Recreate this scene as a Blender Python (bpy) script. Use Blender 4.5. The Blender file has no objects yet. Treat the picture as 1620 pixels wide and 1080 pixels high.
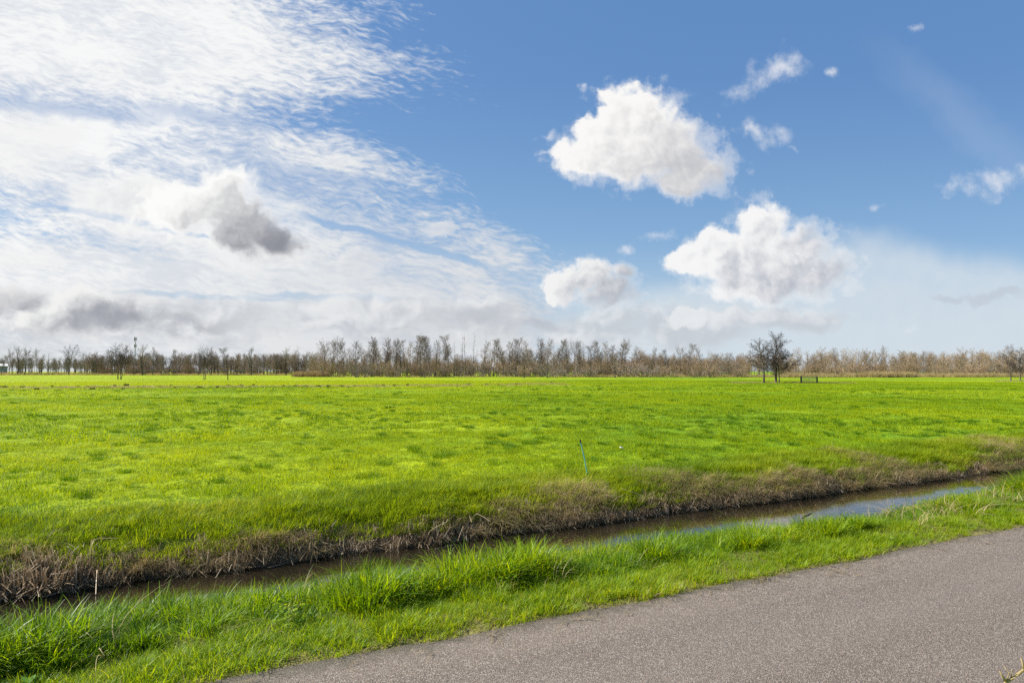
import bpy, bmesh, math, random
import numpy as np
from mathutils import Vector, Matrix
R = math.radians
scene = bpy.context.scene
COL = scene.collection

# ------------------------------------------------------------------ camera
FPX = 1080.0                    # focal length in pixels of a 1620 px wide frame (24 mm)
PITCH = R(2.5)
EYE = 1.60
cam_d = bpy.data.cameras.new("camera")
cam = bpy.data.objects.new("camera", cam_d)
COL.objects.link(cam)
cam_d.sensor_width = 36.0
cam_d.lens = 24.0
cam_d.clip_start = 0.05
cam_d.clip_end = 20000.0
cam.location = (0, 0, EYE)
cam.rotation_euler = (R(90) + PITCH, 0, 0)
scene.camera = cam

# ------------------------------------------------------------------ exposure
scene.view_settings.view_transform = 'Standard'
scene.view_settings.look = 'None'
scene.view_settings.exposure = 1.0
scene.view_settings.gamma = 1.0
EXPO = 2 ** 1.0
scene.cycles.max_bounces = 6
scene.cycles.diffuse_bounces = 3
scene.cycles.glossy_bounces = 3
scene.cycles.transmission_bounces = 4
scene.cycles.transparent_max_bounces = 8
scene.cycles.use_denoising = False
scene.cycles.caustics_reflective = False
scene.cycles.caustics_refractive = False
scene.cycles.use_adaptive_sampling = True
scene.cycles.adaptive_threshold = 0.015
scene.cycles.adaptive_min_samples = 16
scene.cycles.sample_clamp_indirect = 4.0

# ------------------------------------------------------------------ sun
SUN_AZ, SUN_EL = R(-80), R(37)       # azimuth from the view direction, to the left of the frame
sd = Vector((math.sin(SUN_AZ) * math.cos(SUN_EL), math.cos(SUN_AZ) * math.cos(SUN_EL), math.sin(SUN_EL)))
sun_d = bpy.data.lights.new("sun", 'SUN')
sun_d.energy = 5.0
sun_d.angle = R(0.5)
sun_d.color = (1.0, 0.95, 0.87)
sun = bpy.data.objects.new("sun", sun_d)
sun.rotation_euler = sd.to_track_quat('Z', 'Y').to_euler()
sun.location = (0, 0, 60)
COL.objects.link(sun)

# ------------------------------------------------------------------ node helpers
class NT:
    """small helper that writes node trees as expressions"""
    def __init__(self, tree):
        self.t = tree
    def node(self, kind, **kw):
        n = self.t.nodes.new(kind)
        for k, v in kw.items():
            setattr(n, k, v)
        return n
    def put(self, sock, v):
        if v is None:
            return
        if isinstance(v, bpy.types.NodeSocket):
            self.t.links.new(v, sock)
        else:
            if hasattr(sock.default_value, '__len__') and not hasattr(v, '__len__'):
                v = (v, v, v)
            if hasattr(v, '__len__') and len(sock.default_value) == 4 and len(v) == 3:
                v = (*v, 1.0)
            sock.default_value = v
    def m(self, op, a, b=None, c=None, clamp=False):
        n = self.node('ShaderNodeMath', operation=op, use_clamp=clamp)
        for i, v in enumerate((a, b, c)):
            self.put(n.inputs[i], v)
        return n.outputs[0]
    def v(self, op, a, b=None, scale=None):
        n = self.node('ShaderNodeVectorMath', operation=op)
        self.put(n.inputs[0], a)
        if b is not None:
            self.put(n.inputs[1], b)
        if scale is not None:
            self.put(n.inputs['Scale'], scale)
        return n.outputs['Value'] if op in ('LENGTH', 'DOT_PRODUCT', 'DISTANCE') else n.outputs[0]
    def xyz(self, a):
        n = self.node('ShaderNodeSeparateXYZ')
        self.put(n.inputs[0], a)
        return n.outputs
    def vec(self, x, y, z=0.0):
        n = self.node('ShaderNodeCombineXYZ')
        for i, q in enumerate((x, y, z)):
            self.put(n.inputs[i], q)
        return n.outputs[0]
    def noise(self, vec, scale, detail=2, rough=0.5, dist=0.0, color=False, lac=2.0, dim='3D'):
        n = self.node('ShaderNodeTexNoise', noise_dimensions=dim)
        self.put(n.inputs['Vector'], vec)
        for k, q in (('Scale', scale), ('Detail', detail), ('Roughness', rough), ('Distortion', dist), ('Lacunarity', lac)):
            self.put(n.inputs[k], q)
        return n.outputs['Color'] if color else n.outputs['Fac']
    def voro(self, vec, scale, detail=0, rough=0.5, feature='F1', out='Distance', rnd=1.0, dim='3D'):
        n = self.node('ShaderNodeTexVoronoi', feature=feature, voronoi_dimensions=dim)
        self.put(n.inputs['Vector'], vec)
        self.put(n.inputs['Scale'], scale)
        for k, q in (('Detail', detail), ('Roughness', rough), ('Randomness', rnd)):
            if k in n.inputs:
                self.put(n.inputs[k], q)
        return n.outputs[out]
    def step(self, x, lo, hi, a=0.0, b=1.0):
        n = self.node('ShaderNodeMapRange', interpolation_type='SMOOTHSTEP')
        for k, q in zip(('Value', 'From Min', 'From Max', 'To Min', 'To Max'), (x, lo, hi, a, b)):
            self.put(n.inputs[k], q)
        return n.outputs[0]
    def lin(self, x, lo, hi, a=0.0, b=1.0):
        n = self.node('ShaderNodeMapRange', clamp=True)
        for k, q in zip(('Value', 'From Min', 'From Max', 'To Min', 'To Max'), (x, lo, hi, a, b)):
            self.put(n.inputs[k], q)
        return n.outputs[0]
    def mix(self, f, a, b, blend='MIX'):
        n = self.node('ShaderNodeMix', data_type='RGBA', blend_type=blend)
        self.put(n.inputs[0], f)
        self.put(n.inputs[6], a)
        self.put(n.inputs[7], b)
        return n.outputs[2]
    def ramp(self, f, stops):
        n = self.node('ShaderNodeValToRGB')
        self.put(n.inputs[0], f)
        e = n.color_ramp.elements
        while len(e) < len(stops):
            e.new(0.5)
        for el, (p, c) in zip(e, stops):
            el.position = p
            el.color = (*c, 1.0)
        return n.outputs[0]

def s2l(*rgb):
    """display colour 0-255 -> linear"""
    return tuple((c / 255 / 12.92) if c / 255 <= 0.04045 else ((c / 255 + 0.055) / 1.055) ** 2.4 for c in rgb)

# ------------------------------------------------------------------ sky with clouds (all in world directions)
world = bpy.data.worlds.new("World")
scene.world = world
world.use_nodes = True
wt = world.node_tree
for n in list(wt.nodes):
    wt.nodes.remove(n)
class SkyNT(NT):
    def noise(self, *a, **k):
        return NT.noise(self, *a, dim='2D', **k)
w = SkyNT(wt)
SKY_S = 0.06
K = 1.0 / (SKY_S * EXPO)                      # cloud colours are given as they show
out = w.node('ShaderNodeOutputWorld')
bg = w.node('ShaderNodeBackground')
bg.inputs['Strength'].default_value = SKY_S
wt.links.new(bg.outputs[0], out.inputs[0])
sky = w.node('ShaderNodeTexSky', sky_type='NISHITA', sun_disc=False)
sky.sun_elevation = SUN_EL
sky.sun_rotation = SUN_AZ
sky.air_density = 1.0
sky.dust_density = 0.6
sky.ozone_density = 1.6
sky.altitude = 0
tc = w.node('ShaderNodeTexCoord')
d = w.v('NORMALIZE', tc.outputs['Generated'])
dx, dy, dz = w.xyz(d)
ady = w.m('MAXIMUM', w.m('ABSOLUTE', dy), 0.12)
P = w.vec(w.m('DIVIDE', dx, ady), w.m('DIVIDE', dz, ady), w.m('MULTIPLY', w.m('SIGN', dy), 3.0))
P = w.v('SUBTRACT', P, (0, 0, 3.0))
PX, PZ, _ = w.xyz(P)

def sp(px, py):
    """place in the sky as slope coordinates of the world direction (right / ahead, up / ahead)"""
    x, z = (px - 810) / FPX, (540 - py) / FPX
    Y, Z = math.cos(PITCH) - z * math.sin(PITCH), math.sin(PITCH) + z * math.cos(PITCH)
    return x / Y, Z / Y

def blobs(p, items):
    """union of soft ellipses; items = (px, py, rx, ry[, tilt degrees])"""
    acc = None
    for it in items:
        cx, cz = sp(it[0], it[1])
        rx, ry = it[2] / FPX, it[3] / FPX
        q = w.v('SUBTRACT', p, (cx, cz, 0))
        if len(it) > 4:
            n = w.node('ShaderNodeVectorRotate', rotation_type='Z_AXIS')
            w.put(n.inputs['Vector'], q)
            n.inputs['Angle'].default_value = R(it[4])
            q = n.outputs[0]
        q = w.v('MULTIPLY', q, (1 / rx, 1 / ry, 1.0))
        e = w.m('SUBTRACT', 1.0, w.v('LENGTH', q))
        acc = e if acc is None else w.m('SMOOTH_MAX', acc, e, 0.18)
    return acc

def cl(r, g, b):
    return tuple(c * K for c in s2l(r, g, b))

LIGHT = Vector((-0.75, 0.66, 0))              # towards the sun, across the sky
# shared turbulence
wa = w.v('SUBTRACT', w.noise(P, 9, 3, 0.55, color=True), (0.5, 0.5, 0.5))
wb = w.v('SUBTRACT', w.noise(P, 34, 4, 0.6, color=True), (0.5, 0.5, 0.5))
Pw = w.v('ADD', P, w.v('ADD', w.v('SCALE', wa, scale=0.045), w.v('SCALE', wb, scale=0.020)))
Pw = w.v('MULTIPLY', Pw, (1, 1, 0))
def billow(p):
    return w.voro(p, 24, 2, 0.55, dim='2D')
B0 = billow(Pw)
B1 = billow(w.v('ADD', Pw, tuple(LIGHT * 0.012)))
emb = w.m('SUBTRACT', B1, B0)                # >0 on the side of each puff that faces the sun
F0 = w.noise(P, 30, 6, 0.62)
F1 = w.noise(w.v('ADD', P, tuple(LIGHT * 0.010)), 30, 6, 0.62)
femb = w.m('SUBTRACT', F0, F1)

col = w.mix(0.62, sky.outputs[0], w.mix(w.step(PZ, 0.0, 0.5), cl(142, 187, 228), cl(94, 146, 209)))
# paling towards the horizon, whiter on the sun's side
haz = w.m('MULTIPLY', w.step(PZ, 0.21, 0.0), 0.80)
col = w.mix(haz, col, w.mix(w.lin(PX, -0.6, 0.35), cl(216, 217, 216), cl(200, 216, 228)))
# ---- high thin sheet
rot = w.node('ShaderNodeVectorRotate', rotation_type='Z_AXIS')
w.put(rot.inputs['Vector'], w.v('ADD', P, w.v('SCALE', wa, scale=0.035)))
rot.inputs['Angle'].default_value = R(12)
Q = rot.outputs[0]
c1 = w.noise(w.v('MULTIPLY', Q, (2.6, 9, 1)), 1.5, 9, 0.66, 0.1)
rip = w.noise(w.v('MULTIPLY', Q, (20, 76, 1)), 2.1, 4, 0.62, 0.1)
tex = w.m('ADD', w.m('MULTIPLY', c1, 0.69), w.m('MULTIPLY', rip, 0.31))
edge = w.m('ADD', w.m('MULTIPLY', w.m('SUBTRACT', c1, 0.5), 1.0), w.m('MULTIPLY', w.m('SUBTRACT', rip, 0.5), 0.7))
solid = blobs(P, [(130, 10, 640, 150, 5), (100, 20, 420, 130, 3), (-60, 400, 460, 170), (180, 470, 700, 130, 6), (500, 190, 170, 70, 20), (60, 230, 130, 80)])
sheet = blobs(P, [(110, 60, 540, 190, 4), (220, 240, 500, 140, 14), (400, 370, 570, 115, 13), (330, 480, 740, 130, 6)])
sheet_m = w.step(w.m('ADD', sheet, w.m('MULTIPLY', edge, 0.85)), -0.10, 0.42)
so = w.step(solid, -0.2, 0.55)
cir = w.step(w.m('ADD', tex, w.m('MULTIPLY', so, 0.30)), 0.29, 0.66)
gaps = blobs(w.v('ADD', P, w.v('SCALE', wb, scale=0.02)), [(560, 290, 190, 14, 13), (330, 185, 170, 16, 8), (120, 175, 160, 14, 6)])
stripes = blobs(w.v('ADD', P, w.v('ADD', w.v('SCALE', wb, scale=0.012), w.v('SCALE', wa, scale=0.02))), [(165, 340, 120, 7, 11), (290, 371, 60, 5, 10), (560, 362, 110, 8, 15), (690, 398, 130, 9, 16), (330, 468, 170, 6, 3), (520, 470, 140, 7, 2)])
cir = w.m('MULTIPLY', cir, w.m('SUBTRACT', 1.0, w.m('MULTIPLY', w.step(gaps, -0.4, 0.8), 0.6)))
cir = w.m('MULTIPLY', cir, w.m('SUBTRACT', 1.0, w.m('MULTIPLY', w.step(stripes, -0.15, 0.55), 0.85)))
cir = w.m('MULTIPLY', cir, sheet_m)
glow = w.m('POWER', w.m('MAXIMUM', w.v('DOT_PRODUCT', d, (-0.62, 0.60, 0.50)), 0.0), 7.0)
sheet_c = w.mix(w.step(glow, 0.02, 0.62), cl(224, 226, 228), cl(252, 252, 250))
sheet_c = w.mix(w.m('MULTIPLY', w.step(tex, 0.60, 0.38), 0.45), sheet_c, cl(190, 200, 216))
sm = w.step(stripes, -0.15, 0.55)
col = w.mix(w.m('MULTIPLY', w.m('MULTIPLY', sheet_m, 0.50), w.m('SUBTRACT', 1.0, w.m('MULTIPLY', sm, 0.6))), col, cl(186, 198, 219))
col = w.mix(w.m('MULTIPLY', cir, 0.93), col, sheet_c)
# ---- pale veil low on the right
veil = blobs(w.v('ADD', P, w.v('SCALE', wa, scale=0.04)), [(1500, 500, 380, 125, 13), (1620, 520, 340, 110, 10), (1250, 520, 460, 80)])
col = w.mix(w.m('MULTIPLY', w.step(veil, -0.05, 0.45), w.lin(F0, 0.2, 0.8, 0.58, 0.76)), col, cl(216, 225, 232))
streak = blobs(w.v('ADD', P, w.v('SCALE', wa, scale=0.08)), [(1530, 200, 260, 60, 42)])
col = w.mix(w.m('MULTIPLY', w.step(streak, 0.0, 0.9), 0.09), col, cl(225, 230, 240))
# ---- low bank of grey cloud along the horizon
lowp = w.v('MULTIPLY', w.v('ADD', P, w.v('SCALE', wa, scale=0.05)), (6.5, 15.0, 0))
ln = w.noise(lowp, 1.3, 7, 0.58)
ln2 = w.noise(w.v('ADD', lowp, (-0.16, 0.22, 0)), 1.3, 4, 0.55)
low = blobs(Pw, [(120, 500, 190, 52), (30, 478, 100, 34), (330, 505, 190, 48), (560, 500, 210, 46), (760, 505, 170, 46), (930, 520, 150, 38), (1090, 520, 130, 36), (1230, 505, 110, 22)])
low_a = w.step(w.m('ADD', low, w.m('MULTIPLY', w.m('SUBTRACT', ln, 0.5), 1.3)), -0.12, 0.62)
low_t = w.m('ADD', w.m('ADD', w.m('MULTIPLY', w.m('SUBTRACT', ln, ln2), 2.2), w.m('MULTIPLY', emb, 0.5)), w.lin(PZ, 0.05, 0.135, 0.12, 0.72))
low_c = w.mix(w.step(low_t, -0.1, 1.1), cl(194, 198, 204), cl(238, 239, 240))
dk = blobs(Pw, [(130, 502, 170, 36), (30, 480, 70, 26), (260, 512, 130, 22)])
low_c = w.mix(w.m('MULTIPLY', w.step(dk, -0.1, 0.6), w.step(low_t, 0.85, 0.1)), low_c, cl(162, 165, 173))
col = w.mix(w.m('MULTIPLY', low_a, 0.66), col, low_c)
# ---- fair-weather cumulus
A = [(1008, 188, 74, 60), (955, 222, 60, 50), (930, 250, 66, 40), (1062, 236, 80, 60), (1094, 268, 66, 40), (1005, 255, 120, 42), (1068, 290, 58, 22)]
D_ = [(1210, 365, 54, 58), (1180, 405, 92, 52), (1262, 398, 76, 50), (1295, 428, 62, 44), (1215, 440, 110, 42), (1120, 410, 58, 32), (1180, 464, 70, 24)]
E = [(928, 440, 52, 34), (890, 450, 52, 30), (962, 462, 54, 30), (985, 434, 22, 18)]
S1 = [(575, 420, 62, 26), (700, 360, 28, 16), (40, 410, 80, 22), (20, 235, 70, 60), (90, 215, 40, 40)]
mid = w.noise(P, 15, 2, 0.5)
def cumulus(items, grad, lightc, darkc, alpha=1.0, soft=(0.45, 1.6), amp=1.0, grain=0.62, up=LIGHT, wisp=0.0, rim=0.0):
    """grad = (px, py, span px): lit side to shaded side across that point"""
    global col
    D0 = blobs(Pw, items)
    cx, cz = sp(grad[0], grad[1])
    g = w.m('MULTIPLY', w.v('DOT_PRODUCT', w.v('SUBTRACT', Pw, (cx, cz, 0)), tuple(-up)), FPX / grad[2])   # -1 lit .. 1 shaded
    dens = w.m('ADD', w.m('MULTIPLY_ADD', D0, 2.1, 0.36), w.m('MULTIPLY', w.m('SUBTRACT', 0.42, B0), 0.7 * amp))
    dens = w.m('ADD', dens, w.m('MULTIPLY', w.m('SUBTRACT', F0, 0.5), 1.0 * amp))
    a = w.step(dens, 0.0, w.lin(g, -0.8, 0.8, soft[0], soft[1]))
    sh = w.m('ADD', g, w.m('MULTIPLY', w.m('SUBTRACT', mid, 0.5), 1.7 * grain))
    sh = w.m('SUBTRACT', sh, w.m('MULTIPLY', emb, 0.75 * grain))
    sh = w.m('SUBTRACT', sh, w.m('MULTIPLY', femb, 1.5 * grain))
    sh = w.m('ADD', sh, w.m('MULTIPLY', w.m('MINIMUM', w.m('SUBTRACT', dens, 0.9), 0.3), 0.5))
    if rim:
        sh = w.m('ADD', sh, w.m('MULTIPLY', w.m('SUBTRACT', w.m('MINIMUM', dens, 1.1), 1.1), rim))
    c = w.mix(w.step(sh, -0.85, 1.25), lightc, darkc)
    if wisp:
        wd = w.m('ADD', w.m('MULTIPLY_ADD', D0, 2.1, 0.62), w.m('MULTIPLY', w.m('SUBTRACT', F0, 0.52), 3.4))
        col = w.mix(w.m('MULTIPLY', w.step(wd, 0.0, 1.0), wisp), col, lightc)
    col = w.mix(w.m('MULTIPLY', a, alpha), col, c)
cumulus(S1, (500, 420, 400), cl(242, 242, 241), cl(218, 219, 222), alpha=0.6, soft=(0.9, 1.3))
cumulus(E, (935, 450, 62), cl(242, 242, 242), cl(178, 183, 193), soft=(0.5, 1.7), wisp=0.25, grain=0.95, amp=1.4)
cumulus(D_, (1225, 405, 120), cl(246, 246, 246), cl(182, 187, 198), soft=(0.45, 1.8), wisp=0.3, grain=0.95, rim=0.5)
cumulus(A, (1030, 235, 150), cl(250, 249, 247), cl(196, 197, 202), wisp=0.3, grain=0.7, rim=0.4)
cumulus([(235, 322, 120, 55), (160, 315, 70, 40), (310, 350, 70, 45)], (250, 330, 160), cl(248, 248, 246), cl(206, 207, 211), alpha=0.75, soft=(1.4, 1.8))
Fk = [(355, 304, 60, 46), (300, 332, 100, 52), (385, 345, 100, 54, 32), (420, 374, 74, 38, 30), (375, 378, 90, 34, 12)]
cumulus(Fk, (370, 330, 92), cl(252, 252, 250), cl(142, 144, 154), grain=0.4, soft=(0.6, 1.9), up=Vector((-0.62, 0.78, 0)), wisp=0.2, rim=0.9)
UP2 = Vector((-0.35, 0.93, 0))
cumulus([(140, 488, 90, 34), (190, 500, 90, 30), (100, 505, 110, 26)], (140, 486, 34), cl(242, 242, 241), cl(160, 163, 172), grain=0.6, soft=(0.5, 2.2), up=UP2, rim=0.5)
cumulus([(30, 474, 60, 22), (-30, 480, 80, 30)], (30, 474, 26), cl(232, 232, 232), cl(168, 170, 178), grain=0.6, soft=(0.6, 1.6), up=UP2)
cumulus([(530, 490, 70, 20), (600, 500, 80, 20), (760, 500, 60, 20), (850, 512, 60, 14)], (620, 494, 40), cl(232, 234, 236), cl(184, 189, 198), alpha=0.7, grain=0.7, soft=(0.8, 1.8), up=UP2)
cumulus([(1240, 500, 60, 16), (1170, 508, 60, 16), (1090, 505, 50, 14)], (1170, 504, 40), cl(236, 238, 240), cl(196, 202, 212), alpha=0.7, grain=0.7, soft=(0.8, 1.8), up=UP2)
# ---- torn wisps
W1 = [(1240, 100, 56, 32, -10), (1200, 124, 48, 30, -30), (1165, 148, 46, 22, -15), (1306, 116, 16, 10), (1194, 214, 34, 28), (1240, 215, 26, 36), (1258, 243, 20, 8, 40),
      (1565, 287, 110, 30, -4), (1448, 45, 14, 14), (1448, 514, 14, 9), (1050, 372, 48, 14, -12), (1000, 395, 26, 14, -40), (865, 208, 26, 12), (858, 236, 16, 7), (925, 143, 9, 9), (1395, 325, 26, 12)]
Dw = blobs(Pw, W1)
dens = w.m('ADD', Dw, w.m('MULTIPLY', w.m('SUBTRACT', F0, 0.5), 2.0))
dens = w.m('ADD', dens, w.m('MULTIPLY', w.m('SUBTRACT', 0.32, B0), 0.6))
col = w.mix(w.m('MULTIPLY', w.step(dens, -0.15, 1.5), 0.85), col, cl(236, 238, 243))
gw = blobs(Pw, [(1570, 470, 75, 12, 2), (1500, 470, 40, 8)])
col = w.mix(w.m('MULTIPLY', w.step(w.m('ADD', gw, w.m('MULTIPLY', w.m('SUBTRACT', F0, 0.5), 1.2)), 0.0, 0.7), 0.5), col, cl(186, 194, 206))
w.put(bg.inputs['Color'], col)
world.cycles.sampling_method = 'MANUAL'
world.cycles.sample_map_resolution = 512

# ------------------------------------------------------------------ lie of the land
ANG = R(28.0)                                 # the ditch and the path run 28 degrees off the frame's width
CU, SU = math.cos(ANG), math.sin(ANG)
def uv2xy(u, v):
    return u * CU - v * SU, u * SU + v * CU
def xy2uv(x, y):
    return x * CU + y * SU, -x * SU + y * CU

rng = np.random.default_rng(7)
def vnoise(x, y, seed=0):
    """smooth value noise 0..1"""
    x = np.asarray(x, float); y = np.asarray(y, float)
    xi, yi = np.floor(x).astype(np.int64), np.floor(y).astype(np.int64)
    fx, fy = x - xi, y - yi
    fx, fy = fx * fx * (3 - 2 * fx), fy * fy * (3 - 2 * fy)
    def h(a, b):
        n = (a * 374761393 + b * 668265263 + seed * 1442695041) & 0x7fffffff
        n = ((n ^ (n >> 13)) * 1274126177) & 0x7fffffff
        n = n ^ (n >> 16)
        return (n & 0xffff) / 65535.0
    a, b, c, d_ = h(xi, yi), h(xi + 1, yi), h(xi, yi + 1), h(xi + 1, yi + 1)
    return (a * (1 - fx) + b * fx) * (1 - fy) + (c * (1 - fx) + d_ * fx) * fy
def fbm(x, y, octs=3, seed=0):
    s, a, t = 0, 0.5, 0
    for k in range(octs):
        s = s + a * vnoise(np.asarray(x) * 2 ** k, np.asarray(y) * 2 ** k, seed + k); t += a; a *= 0.5
    return s / t

WATER_Z = -0.60
PROF_V = [-400, 0.9, 1.3, 3.78, 4.2, 4.7, 5.2, 5.8, 6.4, 6.62, 6.9, 7.8, 8.16, 8.27, 8.45, 8.76, 9.2, 10.5, 14, 60, 200, 5000]
PROF_Z = [0.0, 0.0, 0.0, 0.0, 0.02, -0.01, -0.17, -0.39, -0.57, -0.66, -0.95, -0.98, -0.72, -0.59, -0.49, -0.32, -0.21, -0.15, -0.13, -0.15, -0.15, -0.15]
def ground_z(u, v):
    u = np.asarray(u, float); v = np.asarray(v, float)
    wob = (fbm(u * 0.9, v * 0 + 3.3, 3, 11) - 0.5) * 0.42 * np.clip((v - 5.2) / 1.0, 0, 1) * np.clip((10.5 - v) / 1.2, 0, 1)
    z = np.interp(v + wob, PROF_V, PROF_Z)
    z = z + np.interp(u, [-2, -0.5, 0.6, 1.4, 3, 7, 11, 14, 25], [0.03, 0.03, 0.02, 0.02, 0.0, -0.10, 0.06, 0.20, 0.20]) * np.clip((v - 4.35) / 0.4, 0, 1) * np.clip((6.3 - v) / 0.5, 0, 1)
    rough = np.clip((v - 3.9) / 0.6, 0, 1) * np.clip((np.abs(v - 7.3) - 0.9) / 0.6, 0, 1)
    d_ = np.hypot(u, v)
    near = np.clip(1.6 - d_ / 60, 0, 1)
    z = z + rough * near * ((fbm(u * 1.1, v * 1.1, 3, 5) - 0.5) * 0.13 + (fbm(u * 3.1, v * 3.1, 2, 9) - 0.5) * 0.06)
    z = z + np.clip((v - 9) / 1.5, 0, 1) * np.clip(1.2 - d_ / 55, 0, 1) * (fbm(u * 2.0, v * 2.0, 2, 15) - 0.5) * 0.09
    z = z + np.clip((v - 15) / 40, 0, 1) * (fbm(u * 0.05, v * 0.05, 2, 21) - 0.5) * 0.22
    return z
def gz(x, y):
    u, v = xy2uv(x, y)
    return float(ground_z(u, v))

# ------------------------------------------------------------------ materials
def new_mat(name):
    mt = bpy.data.materials.new(name)
    mt.use_nodes = True
    t = mt.node_tree
    for n in list(t.nodes):
        t.nodes.remove(n)
    q = NT(t)
    o = q.node('ShaderNodeOutputMaterial')
    return mt, q, o
def principled(q, o, **kw):
    b = q.node('ShaderNodeBsdfPrincipled')
    for k, v in kw.items():
        q.put(b.inputs[k.replace('_', ' ')], v)
    if o is not None:
        q.t.links.new(b.outputs[0], o.inputs[0])
    return b
def bump(q, h, strength=0.5, dist=0.01):
    n = q.node('ShaderNodeBump')
    q.put(n.inputs['Height'], h)
    n.inputs['Strength'].default_value = strength
    n.inputs['Distance'].default_value = dist
    return n.outputs[0]
def objco(q):
    return q.node('ShaderNodeNewGeometry').outputs['Position']
def uv_of(q):
    """world position -> (along the ditch, across it)"""
    pos = objco(q)
    n = q.node('ShaderNodeVectorRotate', rotation_type='Z_AXIS')
    q.put(n.inputs['Vector'], pos)
    n.inputs['Angle'].default_value = -ANG
    return pos, n.outputs[0]

def field_tone(q, pos):
    """slow changes of sward colour across the pasture: 0 deep green .. 1 yellow green"""
    n1 = q.noise(pos, 0.035, 3, 0.6, dim='2D')
    n2 = q.noise(q.v('MULTIPLY', pos, (0.02, 0.10, 0)), 1.0, 3, 0.6, dim='2D')
    n3 = q.noise(pos, 0.45, 3, 0.6, dim='2D')
    f = q.m('ADD', q.m('MULTIPLY', n1, 0.45), q.m('ADD', q.m('MULTIPLY', n2, 0.35), q.m('MULTIPLY', n3, 0.35)))
    x, y, z = q.xyz(pos)
    # sunlight on the far left strip, painted in as yellower sward
    sun_strip = q.m('MULTIPLY', q.step(q.m('SUBTRACT', y, q.m('MULTIPLY', x, 0.16)), 80, 92), q.step(x, 30, -40))
    return q.m('ADD', q.step(f, 0.42, 0.74), q.m('MULTIPLY', sun_strip, 0.55), clamp=True), sun_strip

M = {}
# ground sheet: turf, bank soil, ditch bed
mt, q, o = new_mat("turf_and_soil")
pos, uvp = uv_of(q)
U, V, Zc = q.xyz(uvp)
tone, sun_strip = field_tone(q, pos)
fine = q.noise(pos, 3.2, 5, 0.65, dim='2D')
finer = q.noise(pos, 22, 3, 0.6, dim='2D')
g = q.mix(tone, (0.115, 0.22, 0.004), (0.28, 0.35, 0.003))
g = q.mix(q.m('MULTIPLY', q.step(fine, 0.50, 0.36), 0.55), g, (0.050, 0.115, 0.008))
g = q.mix(q.m('MULTIPLY', q.step(finer, 0.55, 0.75), 0.35), g, (0.21, 0.24, 0.03))
soil = q.mix(fine, (0.085, 0.060, 0.036), (0.20, 0.145, 0.085))
Vn = q.m('ADD', V, q.m('MULTIPLY', q.m('SUBTRACT', fine, 0.5), 0.9))
bank = q.m('MULTIPLY', q.step(Vn, 5.0, 5.4), q.step(Vn, 9.1, 8.5))
under = q.m('MULTIPLY', q.step(V, 3.4, 3.7), q.step(V, 6.6, 6.0))
c = q.mix(q.m('MAXIMUM', bank, q.m('MULTIPLY', under, 0.8)), g, soil)
principled(q, o, Base_Color=c, Roughness=0.95, Specular_IOR_Level=0.1,
           Normal=bump(q, q.m('ADD', fine, q.m('MULTIPLY', finer, 0.35)), 0.9, 0.10))
M['ground'] = mt

# road: dense asphalt with exposed pinkish grit
mt, q, o = new_mat("asphalt")
pos, uvp = uv_of(q)
U, V, Zc = q.xyz(uvp)
cell = q.voro(pos, 230, out='Color')
cr, cg, cb = q.xyz(cell)
dist = q.voro(pos, 230)
cell2 = q.voro(q.v('ADD', pos, (3.1, 1.7, 0)), 120, out='Color')
dr, dg, db = q.xyz(cell2)
c = q.ramp(cr, [(0.0, (0.022, 0.020, 0.019)), (0.30, (0.088, 0.072, 0.060)), (0.62, (0.180, 0.145, 0.122)), (0.86, (0.315, 0.258, 0.220)), (1.0, (0.57, 0.50, 0.44))])
c = q.mix(q.step(dr, 0.90, 0.93), c, (0.40, 0.36, 0.335))
c = q.mix(q.m('MULTIPLY', q.step(dg, 0.85, 0.9), 0.6), c, (0.18, 0.105, 0.085))
c = q.mix(q.step(dist, 0.42, 0.75, 0.0, 0.55), c, (0.018, 0.017, 0.016))
c = q.mix(0.22, c, (0.150, 0.124, 0.108))
big = q.noise(q.v('MULTIPLY', uvp, (0.35, 1.6, 1)), 1.0, 4, 0.6)
mott = q.noise(pos, 7, 4, 0.65)
c = q.mix(q.step(big, 0.35, 0.7, 0.0, 0.22), c, (0.245, 0.203, 0.176))
c = q.mix(q.step(mott, 0.55, 0.8, 0.0, 0.30), c, (0.06, 0.054, 0.05))
c = q.mix(1.0, c, (1.06, 1.03, 0.93), 'MULTIPLY')
pol = q.m('MULTIPLY', q.step(q.m('ABSOLUTE', q.m('SUBTRACT', V, q.m('ADD', 2.75, q.m('MULTIPLY', big, 0.3)))), 0.45, 0.1), 0.14)
c = q.mix(pol, c, (0.26, 0.22, 0.19))
moss = q.m('MULTIPLY', q.step(q.m('ADD', V, q.m('MULTIPLY', mott, 0.35)), 3.80, 4.02), 0.6)
c = q.mix(moss, c, (0.045, 0.042, 0.022))
principled(q, o, Base_Color=c, Roughness=0.78, Specular_IOR_Level=0.35, Normal=bump(q, q.m('ADD', q.m('MULTIPLY', dist, -1.0), q.m('MULTIPLY', cg, 0.5)), 0.9, 0.004))
M['asphalt'] = mt

# ditch water: peaty, still
mt, q, o = new_mat("ditch_water")
pos, uvp = uv_of(q)
r1 = q.noise(q.v('MULTIPLY', uvp, (5.0, 14.0, 1)), 1.0, 3, 0.55)
r2 = q.noise(pos, 1.1, 2, 0.5)
principled(q, o, Base_Color=q.mix(r2, (0.010, 0.008, 0.005), (0.021, 0.016, 0.009)), Roughness=0.02, IOR=1.55, Specular_IOR_Level=0.6,
           Normal=bump(q, q.m('MULTIPLY', r1, q.step(r2, 0.3, 0.7)), 0.10, 0.02))
M['water'] = mt

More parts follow.
